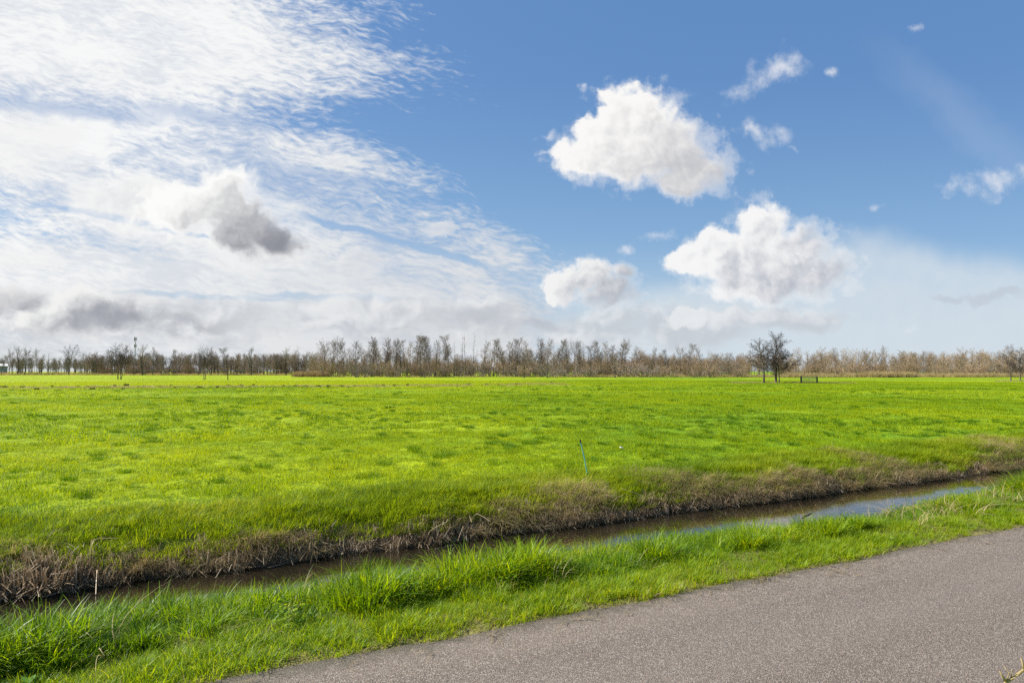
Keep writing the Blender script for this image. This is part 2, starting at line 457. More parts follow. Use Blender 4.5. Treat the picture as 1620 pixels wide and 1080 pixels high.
def foliage_mat(name, stops, trans=0.45, tmul=(1.25, 1.15, 0.6), rough=0.42, spec=0.35, tip=None, tonal=True, tinted=True):
    """blade material: colour picked per blade, shifted by clump and by place; light passes through"""
    mt, q, o = new_mat(name)
    rnd = q.node('ShaderNodeAttribute', attribute_type='GEOMETRY', attribute_name='rnd').outputs['Fac']
    tt = q.node('ShaderNodeAttribute', attribute_type='GEOMETRY', attribute_name='t').outputs['Fac']
    tint = q.node('ShaderNodeAttribute', attribute_type='INSTANCER', attribute_name='tint').outputs['Fac']
    f = rnd
    if tinted:
        f = q.m('ADD', q.m('MULTIPLY', rnd, 0.55), q.m('MULTIPLY', tint, 0.45))
    c = q.ramp(f, stops)
    if tip:
        c = q.mix(q.step(tt, 0.55, 1.0, 0.0, 0.55), c, tip)
    b = principled(q, None, Base_Color=c, Roughness=rough, Specular_IOR_Level=spec)
    tr = q.node('ShaderNodeBsdfTranslucent')
    q.put(tr.inputs['Color'], q.mix(1.0, c, tmul, 'MULTIPLY'))
    ms = q.node('ShaderNodeMixShader')
    ms.inputs[0].default_value = trans
    q.t.links.new(b.outputs[0], ms.inputs[1]); q.t.links.new(tr.outputs[0], ms.inputs[2])
    q.t.links.new(ms.outputs[0], o.inputs[0])
    return mt
M['field_blade'] = foliage_mat("pasture_blades", [(0.0, (0.040, 0.105, 0.006)), (0.28, (0.13, 0.235, 0.004)), (0.62, (0.27, 0.36, 0.003)), (1.0, (0.37, 0.405, 0.005))], trans=0.5, tmul=(1.6, 1.35, 0.4), spec=0.15, rough=0.55)
M['verge_blade'] = foliage_mat("verge_blades", [(0.0, (0.035, 0.105, 0.007)), (0.35, (0.115, 0.23, 0.006)), (0.68, (0.25, 0.37, 0.007)), (0.88, (0.36, 0.42, 0.015)), (0.94, (0.38, 0.36, 0.06)), (1.0, (0.46, 0.38, 0.18))], trans=0.5, tmul=(1.7, 1.4, 0.4), spec=0.28, rough=0.45)
M['tuft_blade'] = foliage_mat("tuft_blades", [(0.0, (0.040, 0.105, 0.005)), (0.5, (0.090, 0.195, 0.005)), (1.0, (0.17, 0.28, 0.005))], trans=0.4, tmul=(1.5, 1.3, 0.4), spec=0.15, rough=0.55)
M['bank_blade'] = foliage_mat("bank_blades", [(0.0, (0.065, 0.135, 0.008)), (0.4, (0.17, 0.27, 0.008)), (0.75, (0.30, 0.37, 0.012)), (1.0, (0.50, 0.43, 0.13))], trans=0.45, tmul=(1.5, 1.3, 0.5), spec=0.15, rough=0.55)
M['straw'] = foliage_mat("dry_straw", [(0.0, (0.15, 0.11, 0.05)), (0.4, (0.34, 0.26, 0.12)), (0.75, (0.50, 0.41, 0.21)), (1.0, (0.20, 0.24, 0.04))], trans=0.4, tmul=(1.1, 1.0, 0.8), rough=0.6, spec=0.25)
M['reed'] = foliage_mat("cut_reed", [(0.0, (0.09, 0.058, 0.032)), (0.35, (0.24, 0.165, 0.09)), (0.7, (0.43, 0.32, 0.195)), (1.0, (0.66, 0.56, 0.41))], trans=0.25, tmul=(1, 1, 1), rough=0.55, spec=0.3)

# ------------------------------------------------------------------ tagging and mesh helpers
def tag(ob, label=None, category=None, group=None, kind=None):
    if label: ob['label'] = label
    if category: ob['category'] = category
    if group: ob['group'] = group
    if kind: ob['kind'] = kind
    return ob
def link(name, me, mat=None, parent=None):
    ob = bpy.data.objects.new(name, me)
    COL.objects.link(ob)
    if mat is not None and me is not None and len(me.materials) == 0:
        me.materials.append(mat)
    if parent is not None:
        ob.parent = parent
    return ob
def empty(name, loc, rz=0.0):
    ob = bpy.data.objects.new(name, None)
    ob.empty_display_size = 0.2
    ob.location = loc
    ob.rotation_euler = (0, 0, rz)
    COL.objects.link(ob)
    return ob
def np_mesh(name, verts, faces, attrs=None, smooth=False):
    """faces: list of (n,k) int arrays"""
    me = bpy.data.meshes.new(name)
    verts = np.asarray(verts, np.float32)
    me.vertices.add(len(verts))
    me.vertices.foreach_set('co', verts.ravel())
    loops = np.concatenate([f.ravel() for f in faces]).astype(np.int32)
    sizes = np.concatenate([np.full(len(f), f.shape[1]) for f in faces])
    starts = np.concatenate([[0], np.cumsum(sizes)[:-1]]).astype(np.int32)
    me.loops.add(len(loops))
    me.loops.foreach_set('vertex_index', loops)
    me.polygons.add(len(sizes))
    me.polygons.foreach_set('loop_start', starts)
    if attrs:
        for k, v in attrs.items():
            at = me.attributes.new(k, 'FLOAT', 'POINT')
            at.data.foreach_set('value', np.asarray(v, np.float32))
    me.update(calc_edges=True)
    if smooth:
        me.polygons.foreach_set('use_smooth', np.ones(len(sizes), bool))
    return me

# ------------------------------------------------------------------ ground, road, water
us = np.concatenate([[-4000, -1500, -600, -250, -120, -60, -30, -16], np.arange(-10, 26, 0.14), np.arange(26, 60, 0.6), np.arange(60, 200, 4), [230, 300, 400, 600, 1000, 2000, 5000]])
vs = np.concatenate([[-4000, -800, -200, -50, -12, -4, 0, 0.9, 1.3, 3.5], np.arange(3.76, 12, 0.10), np.arange(12, 24, 0.22), np.arange(24, 60, 0.9), np.arange(60, 200, 5), [230, 300, 400, 600, 1000, 2000, 5000]])
UU, VV = np.meshgrid(us, vs)
XX, YY = uv2xy(UU, VV)
ZZ = ground_z(UU, VV)
nu, nv = len(us), len(vs)
idx = np.arange(nu * nv).reshape(nv, nu)
quads = np.stack([idx[:-1, :-1], idx[:-1, 1:], idx[1:, 1:], idx[1:, :-1]], -1).reshape(-1, 4)
ob = link('ground', np_mesh('ground', np.stack([XX, YY, ZZ], -1).reshape(-1, 3), [quads], smooth=True), M['ground'])
tag(ob, 'flat green pasture and banks reaching to the tree line', 'ground', kind='structure')
ru = np.concatenate([[-300, -60], np.arange(-8, 40, 0.12), [60, 120, 300]])
def edge_v(u):
    return np.interp(u, [-1, 2, 6], [3.98, 3.92, 3.86]) + (fbm(u * 1.3, u * 0, 4, 31) - 0.5) * 0.09 + (fbm(u * 5.3, u * 0, 2, 37) - 0.5) * 0.06
e1 = edge_v(ru) # (fbm(ru * 1.3, ru * 0, 4, 31) - 0.5) * 0.20 + (fbm(ru * 5.3, ru * 0, 2, 37) - 0.5) * 0.06
e0 = 1.32 + (fbm(ru * 1.5, ru * 0 + 9, 3, 33) - 0.5) * 0.14
fr = np.array([0, 0.03, 0.25, 0.5, 0.75, 0.97, 1.0])
RV = e0[None] + (e1 - e0)[None] * fr[:, None]
RU = np.repeat(ru[None], len(fr), 0)
RX, RY = uv2xy(RU, RV)
RZ = 0.012 + 0.014 * (1 - (2 * fr[:, None] - 1) ** 2) + 0 * RU
RZ[0] = -0.03; RZ[-1] = -0.03
idx = np.arange(RX.size).reshape(RX.shape)
quads = np.stack([idx[:-1, :-1], idx[:-1, 1:], idx[1:, 1:], idx[1:, :-1]], -1).reshape(-1, 4)
ob = link('road', np_mesh('road', np.stack([RX, RY, RZ], -1).reshape(-1, 3), [quads], smooth=True), M['asphalt'])
tag(ob, 'grey gritty asphalt cycle path crossing the lower right corner', 'road', kind='structure')
c4 = [uv2xy(a, b) for a, b in ((-300, 6.2), (300, 6.2), (300, 8.75), (-300, 8.75))]
ob = link('water', np_mesh('water', [(x, y, WATER_Z) for x, y in c4], [np.array([[0, 1, 2, 3]])]), M['water'])
tag(ob, 'narrow ditch of still brown water between grassy banks', 'water', kind='structure')

# ------------------------------------------------------------------ blades and clumps
def blades(n, spread, hlo, hhi, wlo, whi, bend=(0.2, 0.8), seg=3, rs=0, lean=None, blunt=0.0, square=False, kink=0.0, droop=0.35):
    """n grass blades on a disc or square -> verts, faces, attributes"""
    r = np.random.default_rng(rs)
    if square:
        bx, by = r.uniform(-spread, spread, n), r.uniform(-spread, spread, n)
    else:
        rad, an = spread * np.sqrt(r.random(n)), r.uniform(0, 2 * np.pi, n)
        bx, by = rad * np.cos(an), rad * np.sin(an)
    h = r.uniform(hlo, hhi, n); wd = r.uniform(wlo, whi, n) * 0.5
    if square:
        a = r.uniform(0, 2 * np.pi, n)
    else:
        a = np.arctan2(by, bx) + r.normal(0, 0.8, n)
    ldx, ldy = np.cos(a), np.sin(a)
    if lean is not None:
        ldx, ldy = ldx + lean[0], ldy + lean[1]
    bd = r.uniform(*bend, n)
    fa = np.arctan2(ldy, ldx) + np.pi / 2 + r.normal(0, 0.5, n)
    wx, wy = np.cos(fa), np.sin(fa)
    rnd = r.random(n)
    P_, T, RN = [], [], []
    kk = r.uniform(0.4, 0.8, n); kink_on = r.random(n) < kink
    for k in range(seg + 1):
        t = k / seg
        out_ = bd * h * t ** 1.7
        zz = h * (t - droop * bd * t ** 2.2)
        if kink:
            over = np.clip(t - kk, 0, 1) * kink_on
            out_ = out_ + over * h * 1.3
            zz = zz - over * h * 1.4
        cx, cy = bx + ldx * out_, by + ldy * out_
        wk = wd * (1 - (1 - blunt) * t ** 1.6) if k < seg or blunt > 0 else wd * 0.08
        P_.append(np.stack([cx - wx * wk, cy - wy * wk, zz], -1)); P_.append(np.stack([cx + wx * wk, cy + wy * wk, zz], -1))
        T += [np.full(n, t)] * 2; RN += [rnd] * 2
    V_ = np.stack(P_, 1).reshape(-1, 3)
    m = 2 * (seg + 1)
    base = (np.arange(n) * m)[:, None]
    F = np.concatenate([base + np.array([[2 * k, 2 * k + 1, 2 * k + 3, 2 * k + 2]]) for k in range(seg)])
    return V_, F, np.stack(T, 1).ravel(), np.stack(RN, 1).ravel()
def join(parts):
    Vs, Fs, Ts, Rs, off = [], [], [], [], 0
    for v_, f_, t_, r_ in parts:
        Vs.append(v_); Fs.append(f_ + off); Ts.append(t_); Rs.append(r_); off += len(v_)
    return np.concatenate(Vs), np.concatenate(Fs), np.concatenate(Ts), np.concatenate(Rs)
def clump_mesh(name, data, mat):
    v_, f_, t_, r_ = data
    me = np_mesh(name, v_, [f_], {'t': t_, 'rnd': r_})
    me.materials.append(mat)
    return me

def scatter(name, meshes, xyz, rot, scl, pick, tint):
    """one stuff object: clump meshes instanced on a point mesh"""
    src = bpy.data.collections.new(name + "_sources")
    for k, me in enumerate(meshes):
        src.objects.link(bpy.data.objects.new("%s_source_%02d" % (name, k), me))
    me = bpy.data.meshes.new(name)
    me.vertices.add(len(xyz))
    me.vertices.foreach_set('co', np.asarray(xyz, np.float32).ravel())
    a = me.attributes.new('rot', 'FLOAT_VECTOR', 'POINT'); a.data.foreach_set('vector', np.asarray(rot, np.float32).ravel())
    a = me.attributes.new('scl', 'FLOAT_VECTOR', 'POINT'); a.data.foreach_set('vector', np.asarray(scl, np.float32).ravel())
    a = me.attributes.new('pick', 'INT', 'POINT'); a.data.foreach_set('value', np.asarray(pick, np.int32))
    a = me.attributes.new('tint', 'FLOAT', 'POINT'); a.data.foreach_set('value', np.asarray(tint, np.float32))
    ob = link(name, me)
    ng = bpy.data.node_groups.new(name + "_scatter", 'GeometryNodeTree')
    ng.interface.new_socket('Geometry', in_out='INPUT', socket_type='NodeSocketGeometry')
    ng.interface.new_socket('Geometry', in_out='OUTPUT', socket_type='NodeSocketGeometry')
    gi, go = ng.nodes.new('NodeGroupInput'), ng.nodes.new('NodeGroupOutput')
    ci = ng.nodes.new('GeometryNodeCollectionInfo')
    ci.inputs['Collection'].default_value = src
    ci.inputs['Separate Children'].default_value = True
    ci.inputs['Reset Children'].default_value = True
    ip = ng.nodes.new('GeometryNodeInstanceOnPoints')
    ip.inputs['Pick Instance'].default_value = True
    def attr(nm, ty):
        n = ng.nodes.new('GeometryNodeInputNamedAttribute'); n.data_type = ty
        n.inputs['Name'].default_value = nm
        return n.outputs['Attribute']
    e2r = ng.nodes.new('FunctionNodeEulerToRotation')
    L = ng.links.new
    L(gi.outputs[0], ip.inputs['Points']); L(ci.outputs[0], ip.inputs['Instance'])
    L(attr('pick', 'INT'), ip.inputs['Instance Index'])
    L(attr('rot', 'FLOAT_VECTOR'), e2r.inputs[0]); L(e2r.outputs[0], ip.inputs['Rotation'])
    L(attr('scl', 'FLOAT_VECTOR'), ip.inputs['Scale']); L(ip.outputs[0], go.inputs[0])
    md = ob.modifiers.new('scatter', 'NODES'); md.node_group = ng
    return ob
def in_view(x, y, margin=1.08, back=0.4):
    return (y > back) & (np.abs(x) < 0.75 * margin * y + 2.4)
def place(u, v, zoff=0.0):
    x, y = uv2xy(u, v)
    return x, y, ground_z(u, v) + zoff
def tone_np(x, y):
    f = fbm(x * 0.12 + 50, y * 0.12 + 50, 3, 41) * 0.6 + fbm(x * 0.9 + 80, y * 0.9, 2, 43) * 0.4
    t = np.clip((y - 0.16 * x - 78) / 12, 0, 1) * np.clip((30 - x) / 70, 0, 1)  # sunlit far left strip, put into the blade tint as yellow
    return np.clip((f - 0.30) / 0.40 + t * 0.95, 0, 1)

# ---- pasture sward: three sizes of sod, coarser with distance
def sods(k, **kw):
    return [blades(rs=100 + i, square=True, **kw) for i in range(k)]
near_m = [clump_mesh('near_sod', dta, M['field_blade']) for dta in sods(5, n=420, spread=0.34, hlo=0.03, hhi=0.085, wlo=0.004, whi=0.008, bend=(0.3, 1.2), seg=2)]
mid_m = [clump_mesh('middle_sod', dta, M['field_blade']) for dta in sods(5, n=620, spread=0.85, hlo=0.035, hhi=0.095, wlo=0.010, whi=0.018, bend=(0.3, 1.2), seg=2)]
far_m = [clump_mesh('far_sod', dta, M['field_blade']) for dta in sods(4, n=800, spread=2.6, hlo=0.03, hhi=0.085, wlo=0.035, whi=0.060, bend=(0.3, 1.1), seg=1)]
def grid_points(d0, d1, step, vmin):
    xs = np.arange(-d1, d1, step); ys = np.arange(0, d1, step)
    gx, gy = np.meshgrid(xs, ys); gx, gy = gx.ravel(), gy.ravel()
    gx = gx + rng.uniform(-0.4, 0.4, gx.size) * step; gy = gy + rng.uniform(-0.4, 0.4, gy.size) * step
    dd = np.hypot(gx, gy)
    u, v = xy2uv(gx, gy)
    k = (dd >= d0) & (dd < d1) & (v > vmin) & in_view(gx, gy)
    return gx[k], gy[k], u[k], v[k]
X, Y, Z, PK, SC, TN = [], [], [], [], [], []
for (d0, d1, step, base) in ((4, 20, 0.46, 0), (20, 52, 1.15, 5), (52, 135, 3.4, 10)):
    gx, gy, u, v = grid_points(d0, d1, step, 8.75 + 0.2)
    n = len(gx)
    X.append(gx); Y.append(gy); Z.append(ground_z(u, v) - 0.005)
    PK.append(base + rng.integers(0, 5 if base < 10 else 4, n))
    lump = fbm(gx * 1.1, gy * 1.1, 3, 51)
    SC.append(np.clip(0.2 + 1.9 * np.clip(lump - 0.1, 0, 1) * rng.uniform(0.7, 1.25, n), 0.35, 2.0))
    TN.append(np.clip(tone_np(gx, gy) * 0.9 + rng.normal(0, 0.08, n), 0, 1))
X, Y, Z, PK, SC, TN = map(np.concatenate, (X, Y, Z, PK, SC, TN))
rot = np.stack([np.zeros_like(X), np.zeros_like(X), rng.uniform(0, 6.28, len(X))], -1)
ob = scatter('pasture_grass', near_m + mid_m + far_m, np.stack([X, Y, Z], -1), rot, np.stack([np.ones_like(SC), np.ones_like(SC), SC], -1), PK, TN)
tag(ob, 'short bright green pasture grass covering the wide flat field', 'grass', kind='stuff')

# ---- darker tufts that the cattle leave standing
tuft_m = [clump_mesh('grass_tuft', blades(rs=200 + i, n=170, spread=0.20, hlo=0.07, hhi=0.17, wlo=0.005, whi=0.010, bend=(0.2, 0.9), seg=3), M['tuft_blade']) for i in range(5)]
tuft_far = [clump_mesh('far_tuft', blades(rs=220 + i, n=110, spread=0.34, hlo=0.07, hhi=0.17, wlo=0.02, whi=0.035, bend=(0.2, 0.9), seg=2), M['tuft_blade']) for i in range(3)]
X, Y, PK, SC, TN = [], [], [], [], []
for (d0, d1, dens, base, kk) in ((8, 32, 4.0, 0, 5), (32, 85, 0.42, 5, 3)):
    n = int(dens * (2 * d1) * d1)
    gx, gy = rng.uniform(-d1, d1, n), rng.uniform(0, d1, n)
    u, v = xy2uv(gx, gy); dd = np.hypot(gx, gy)
    cl_ = fbm(gx * 0.22 + 9, gy * 0.22, 3, 61)
    k = (dd >= d0) & (dd < d1) & (v > 9.0) & in_view(gx, gy) & (rng.random(n) < np.clip((cl_ - 0.25) * 1.6, 0.12, 1))
    gx, gy = gx[k], gy[k]
    X.append(gx); Y.append(gy); PK.append(base + rng.integers(0, kk, len(gx)))
    SC.append(rng.uniform(0.25, 0.85, len(gx)) ** 1.2); TN.append(rng.uniform(0.0, 0.8, len(gx)))
X, Y, PK, SC, TN = map(np.concatenate, (X, Y, PK, SC, TN))
u, v = xy2uv(X, Y); Z = ground_z(u, v) - 0.01
rot = np.stack([np.zeros_like(X), np.zeros_like(X), rng.uniform(0, 6.28, len(X))], -1)
ob = scatter('tufted_grass', tuft_m + tuft_far, np.stack([X, Y, Z], -1), rot, np.stack([SC * rng.uniform(0.8, 1.3, len(X)), SC * rng.uniform(0.8, 1.3, len(X)), SC * 1.25], -1), PK, TN)
tag(ob, 'dark green tufts of uneaten grass dotted over the pasture', 'grass', kind='stuff')

# ---- verge between path and ditch: short strip at the asphalt, tall lush blades behind
verge_s = [clump_mesh('verge_short', blades(rs=300 + i, n=70, spread=0.10, hlo=0.03, hhi=0.11, wlo=0.003, whi=0.006, bend=(0.3, 1.3), seg=3), M['verge_blade']) for i in range(5)]
verge_t = [clump_mesh('verge_tall', blades(rs=320 + i, n=62, spread=0.13, hlo=0.12, hhi=0.34, wlo=0.007, whi=0.016, bend=(0.15, 1.15), seg=5, droop=0.45), M['verge_blade']) for i in range(7)]
verge_l = [clump_mesh('verge_long', blades(rs=340 + i, n=26, spread=0.08, hlo=0.28, hhi=0.46, wlo=0.006, whi=0.012, bend=(0.5, 1.5), seg=7, droop=0.55), M['verge_blade']) for i in range(4)]
def leafy(rs, n=34):
    """low broad-leaved herb: small oval leaves at many heights"""
    r = np.random.default_rng(rs); out_ = []
    for i in range(n):
        a = r.uniform(0, 6.28); rad = 0.13 * math.sqrt(r.random()); h = r.uniform(0.03, 0.20)
        L = r.uniform(0.022, 0.05); wd = L * 0.42; el = r.uniform(-0.3, 0.7)
        p = np.array([rad * math.cos(a), rad * math.sin(a), h]); b = r.uniform(0, 6.28)
        f = np.array([math.cos(b) * math.cos(el), math.sin(b) * math.cos(el), math.sin(el)]); s = np.array([-math.sin(b), math.cos(b), 0.0])
        pts = [p, p + f * L * .3 - s * wd, p + f * L * .3 + s * wd, p + f * L * .75 - s * wd * .7, p + f * L * .75 + s * wd * .7, p + f * L - np.array([0, 0, L * .15]), p + f * L - np.array([0, 0, L * .15])]
        V_ = np.array([p, p, pts[1], pts[2], pts[3], pts[4], pts[5], pts[6]])
        F = np.array([[0, 1, 3, 2], [2, 3, 5, 4], [4, 5, 7, 6]])
        out_.append((V_, F, np.full(8, 0.4), np.full(8, r.random() * 0.8)))
    return join(out_)
verge_h = [clump_mesh('verge_herb', leafy(360 + i), M['verge_blade']) for i in range(4)]
def strip(dens, v0, v1, u0=-7, u1=46, thin=16.0):
    n = int(dens * (v1 - v0) * (u1 - u0))
    u, v = rng.uniform(u0, u1, n), rng.uniform(v0, v1, n)
    x, y = uv2xy(u, v)
    dd = np.hypot(x, y)
    k = in_view(x, y, 1.15, 0.8) & (rng.random(n) < np.clip(thin / np.maximum(dd, 1), 0.3, 1))
    return u[k], v[k]
sets = []
u, v = strip(330, 3.86, 4.55); k = v > edge_v(u) - 0.02; u, v = u[k], v[k]; sets.append((u, v, 0 + rng.integers(0, 5, len(u)), rng.uniform(0.45, 1.15, len(u)) * (0.35 + fbm(u * 2.2, v * 2.2, 2, 72)), 0.42 + 0.6 * fbm(u * 1.3, v * 1.3, 2, 71)))
edge = fbm(u * 1.3, u * 0, 3, 31)
u, v = strip(255, 4.42, 6.1)
lump = fbm(u * 1.15, v * 1.5, 3, 73)
hollow = np.clip(1 - np.abs(v - 4.50 - 0.10 * np.sin(u * 2.3)) / 0.13, 0, 1)
k = rng.random(len(u)) < np.clip((lump - 0.33) * 5.0, 0.10, 1) * (1 - 0.5 * hollow); u, v, lump = u[k], v[k], lump[k]
tall = np.clip((lump - 0.30) * 3.8, 0.25, 1.25) * np.interp(v, [4.4, 4.75, 5.25, 6.1], [0.45, 0.95, 0.70, 0.42])
u2, v2 = strip(80, 4.45, 6.15)
sets.append((u2, v2, rng.integers(0, 5, len(u2)), rng.uniform(0.8, 1.6, len(u2)), np.clip(rng.normal(0.18, 0.12, len(u2)), 0, 1)))
patch = fbm(u * 0.55, v * 0.9, 3, 75)
sets.append((u, v, 5 + rng.integers(0, 7, len(u)), tall * rng.uniform(0.7, 1.2, len(u)), np.clip((patch - 0.28) * 2.2 + rng.normal(0, 0.14, len(u)), 0, 1)))
u, v = strip(3, 4.5, 5.6); sets.append((u, v, 12 + rng.integers(0, 4, len(u)), rng.uniform(0.45, 0.8, len(u)), rng.uniform(0.1, 0.9, len(u))))
u, v = strip(34, 4.5, 5.8); hb = fbm(u * 0.9, v * 0.9, 2, 77); k = (hb > 0.46) & (rng.random(len(u)) < 0.8); u, v = u[k], v[k]
sets.append((u, v, 16 + rng.integers(0, 4, len(u)), rng.uniform(0.6, 1.0, len(u)), rng.uniform(0.4, 1.0, len(u))))
u = np.concatenate([s[0] for s in sets]); v = np.concatenate([s[1] for s in sets]); PK = np.concatenate([s[2] for s in sets]); SC = np.concatenate([s[3] for s in sets]); TN = np.concatenate([s[4] for s in sets])
x, y, z = place(u, v, -0.01)
z = np.maximum(z, np.where(v < 3.9, 0.0, -9))
rot = np.stack([rng.normal(0, 0.10, len(u)), rng.normal(0, 0.10, len(u)), rng.uniform(0, 6.28, len(u))], -1)
ob = scatter('verge_grass', verge_s + verge_t + verge_l + verge_h, np.stack([x, y, z], -1), rot, np.stack([SC, SC, SC], -1), PK, TN)
tag(ob, 'long lush green grass on the verge between path and ditch', 'grass', kind='stuff')

# ---- far bank: cut reed stubble at the waterline, rough half-dead grass above it
dn = Vector((SU, -CU, 0))                      # downhill, towards the water
stub = [clump_mesh('reed_stub', join([blades(rs=400 + i, n=22, spread=0.10, hlo=0.10, hhi=0.27, wlo=0.006, whi=0.013, bend=(0.0, 0.7), seg=3, blunt=0.8, lean=(dn.x * 0.15, dn.y * 0.15), kink=0.25, droop=0.2),
                                      blades(rs=430 + i, n=12, spread=0.13, hlo=0.07, hhi=0.18, wlo=0.003, whi=0.007, bend=(0.3, 1.6), seg=3, lean=(dn.x*0.25, dn.y*0.25), droop=0.6)]), M['reed']) for i in range(8)]
upright = [clump_mesh('reed_butt', blades(rs=460 + i, n=24, spread=0.055, hlo=0.16, hhi=0.32, wlo=0.005, whi=0.010, bend=(0.0, 0.18), seg=2, blunt=0.85), M['reed']) for i in range(4)]
u, v = strip(270, 8.24, 8.60, u1=75, thin=22)
m1 = fbm(u * 1.2, u * 0, 2, 81)
k = rng.random(len(u)) < np.clip(0.1 + m1 * 1.6, 0.45, 1); u, v = u[k], v[k]
pk1 = np.where(rng.random(len(u)) < 0.10, 8 + rng.integers(0, 4, len(u)), rng.integers(0, 8, len(u)))
wob = (fbm(u * 0.9, v * 0 + 3.3, 3, 11) - 0.5) * 0.42
v = v - wob
x, y, z = place(u, v, -0.02)
z = np.maximum(z, WATER_Z - 0.03)
SC = rng.uniform(0.5, 1.15, len(u)) * (0.35 + 1.0 * fbm(u * 1.1, v * 0, 3, 83)) * np.interp(u, [4, 14], [0.95, 0.75]) * np.interp(v, [8.25, 8.6], [1.0, 0.75])
rot = np.stack([rng.normal(0, 0.12, len(u)), rng.normal(0, 0.12, len(u)), rng.normal(0, 0.5, len(u))], -1)
ob = scatter('reed_stubble', stub + upright, np.stack([x, y, z], -1), rot, np.stack([SC] * 3, -1), pk1, np.clip(rng.normal(0.55, 0.25, len(u)), 0, 1))
tag(ob, 'brown cut reed stubble along the far waterline of the ditch', 'reeds', kind='stuff')

straw = [clump_mesh('straw', blades(rs=500 + i, n=60, spread=0.15, hlo=0.08, hhi=0.24, wlo=0.003, whi=0.007, bend=(0.5, 1.8), seg=4, lean=(dn.x * 0.3, dn.y * 0.3), droop=0.6), M['straw']) for i in range(6)]
u, v = strip(150, 8.35, 10.6, u1=80, thin=22)
lim = np.interp(u, [-2, 4, 9, 20], [0.36, 0.43, 0.57, 0.57]) - (v - 8.4) * np.interp(u, [0, 8, 20], [0.34, 0.24, 0.23])
k = fbm(u * 0.9, v * 1.2, 3, 91) < lim + 0.10; u, v = u[k], v[k]
x, y, z = place(u, v, -0.01); z = np.maximum(z, WATER_Z)
SC = rng.uniform(0.5, 1.15, len(u))
rot = np.stack([rng.normal(0, 0.1, len(u)), rng.normal(0, 0.1, len(u)), rng.normal(0, 0.6, len(u))], -1)
ob = scatter('dry_straw', straw, np.stack([x, y, z], -1), rot, np.stack([SC] * 3, -1), rng.integers(0, 6, len(u)), np.clip(fbm(u * 0.5, v * 0.6, 2, 93) * 1.4 - 0.2, 0, 1))
tag(ob, 'pale dry grass hanging over the far bank of the ditch', 'dry grass', kind='stuff')

bank_g = [clump_mesh('bank_tuft', blades(rs=520 + i, n=85, spread=0.17, hlo=0.06, hhi=0.2, wlo=0.004, whi=0.008, bend=(0.3, 1.3), seg=4, droop=0.5), M['bank_blade']) for i in range(5)]
u, v = strip(150, 8.42, 10.1, u1=80, thin=22)
k = rng.random(len(u)) < np.clip(np.interp(v, [8.42, 8.62, 9.5], [0.30, 0.9, 0.9]) * (0.4 + 1.2 * fbm(u * 1.1, v * 1.3, 2, 97)), 0, 1); u, v = u[k], v[k]
x, y, z = place(u, v, -0.01)
SC = rng.uniform(0.55, 1.1, len(u))
rot = np.stack([rng.normal(0, 0.1, len(u)), rng.normal(0, 0.1, len(u)), rng.uniform(0, 6.28, len(u))], -1)
ob = scatter('bank_grass', bank_g, np.stack([x, y, z], -1), rot, np.stack([SC] * 3, -1), rng.integers(0, 5, len(u)), np.clip(fbm(u * 0.7, v * 0.8, 2, 95) * 1.2 - 0.1, 0, 1))
tag(ob, 'rough green grass tufts on top of the far ditch bank', 'grass', kind='stuff')

fan = [clump_mesh('reed_fan', blades(rs=560 + i, n=9, spread=0.10, hlo=0.16, hhi=0.36, wlo=0.007, whi=0.013, bend=(0.3, 1.3), seg=4, blunt=0.6, kink=0.45, droop=0.3), M['reed']) for i in range(6)]
u, v = strip(7, 8.28, 8.75, u1=60, thin=30)
k = fbm(u * 0.8, u * 0, 2, 99) > 0.42; u, v = u[k], v[k]
x, y, z = place(u, v, -0.01); z = np.maximum(z, WATER_Z - 0.02)
SC = rng.uniform(0.6, 1.1, len(u))
rot = np.stack([rng.normal(0, 0.25, len(u)), rng.normal(0, 0.25, len(u)), rng.uniform(0, 6.28, len(u))], -1)
ob = scatter('fallen_reeds', fan, np.stack([x, y, z], -1), rot, np.stack([SC] * 3, -1), rng.integers(0, 6, len(u)), rng.uniform(0.35, 0.85, len(u)))
tag(ob, 'pale broken reed stalks leaning on the far bank', 'reeds', kind='stuff')
# dead blades caught in the verge
u, v = strip(16, 4.3, 6.0)
k = rng.random(len(u)) < np.interp(u, [0, 5, 9, 14], [0.16, 0.3, 0.9, 0.8]); u, v = u[k], v[k]
x, y, z = place(u, v, 0.02)
SC = rng.uniform(0.7, 1.4, len(u))
dead = [clump_mesh('dead_blades', blades(rs=580 + i, n=14, spread=0.12, hlo=0.10, hhi=0.30, wlo=0.003, whi=0.007, bend=(0.5, 1.6), seg=5, droop=0.5), M['straw']) for i in range(4)]
rot = np.stack([rng.normal(0, 0.2, len(u)), rng.normal(0, 0.2, len(u)), rng.uniform(0, 6.28, len(u))], -1)
ob = scatter('dead_grass', dead, np.stack([x, y, z], -1), rot, np.stack([SC] * 3, -1), rng.integers(0, 4, len(u)), rng.uniform(0.4, 0.8, len(u)))
tag(ob, 'withered straw blades caught in the green verge', 'dry grass', kind='stuff')

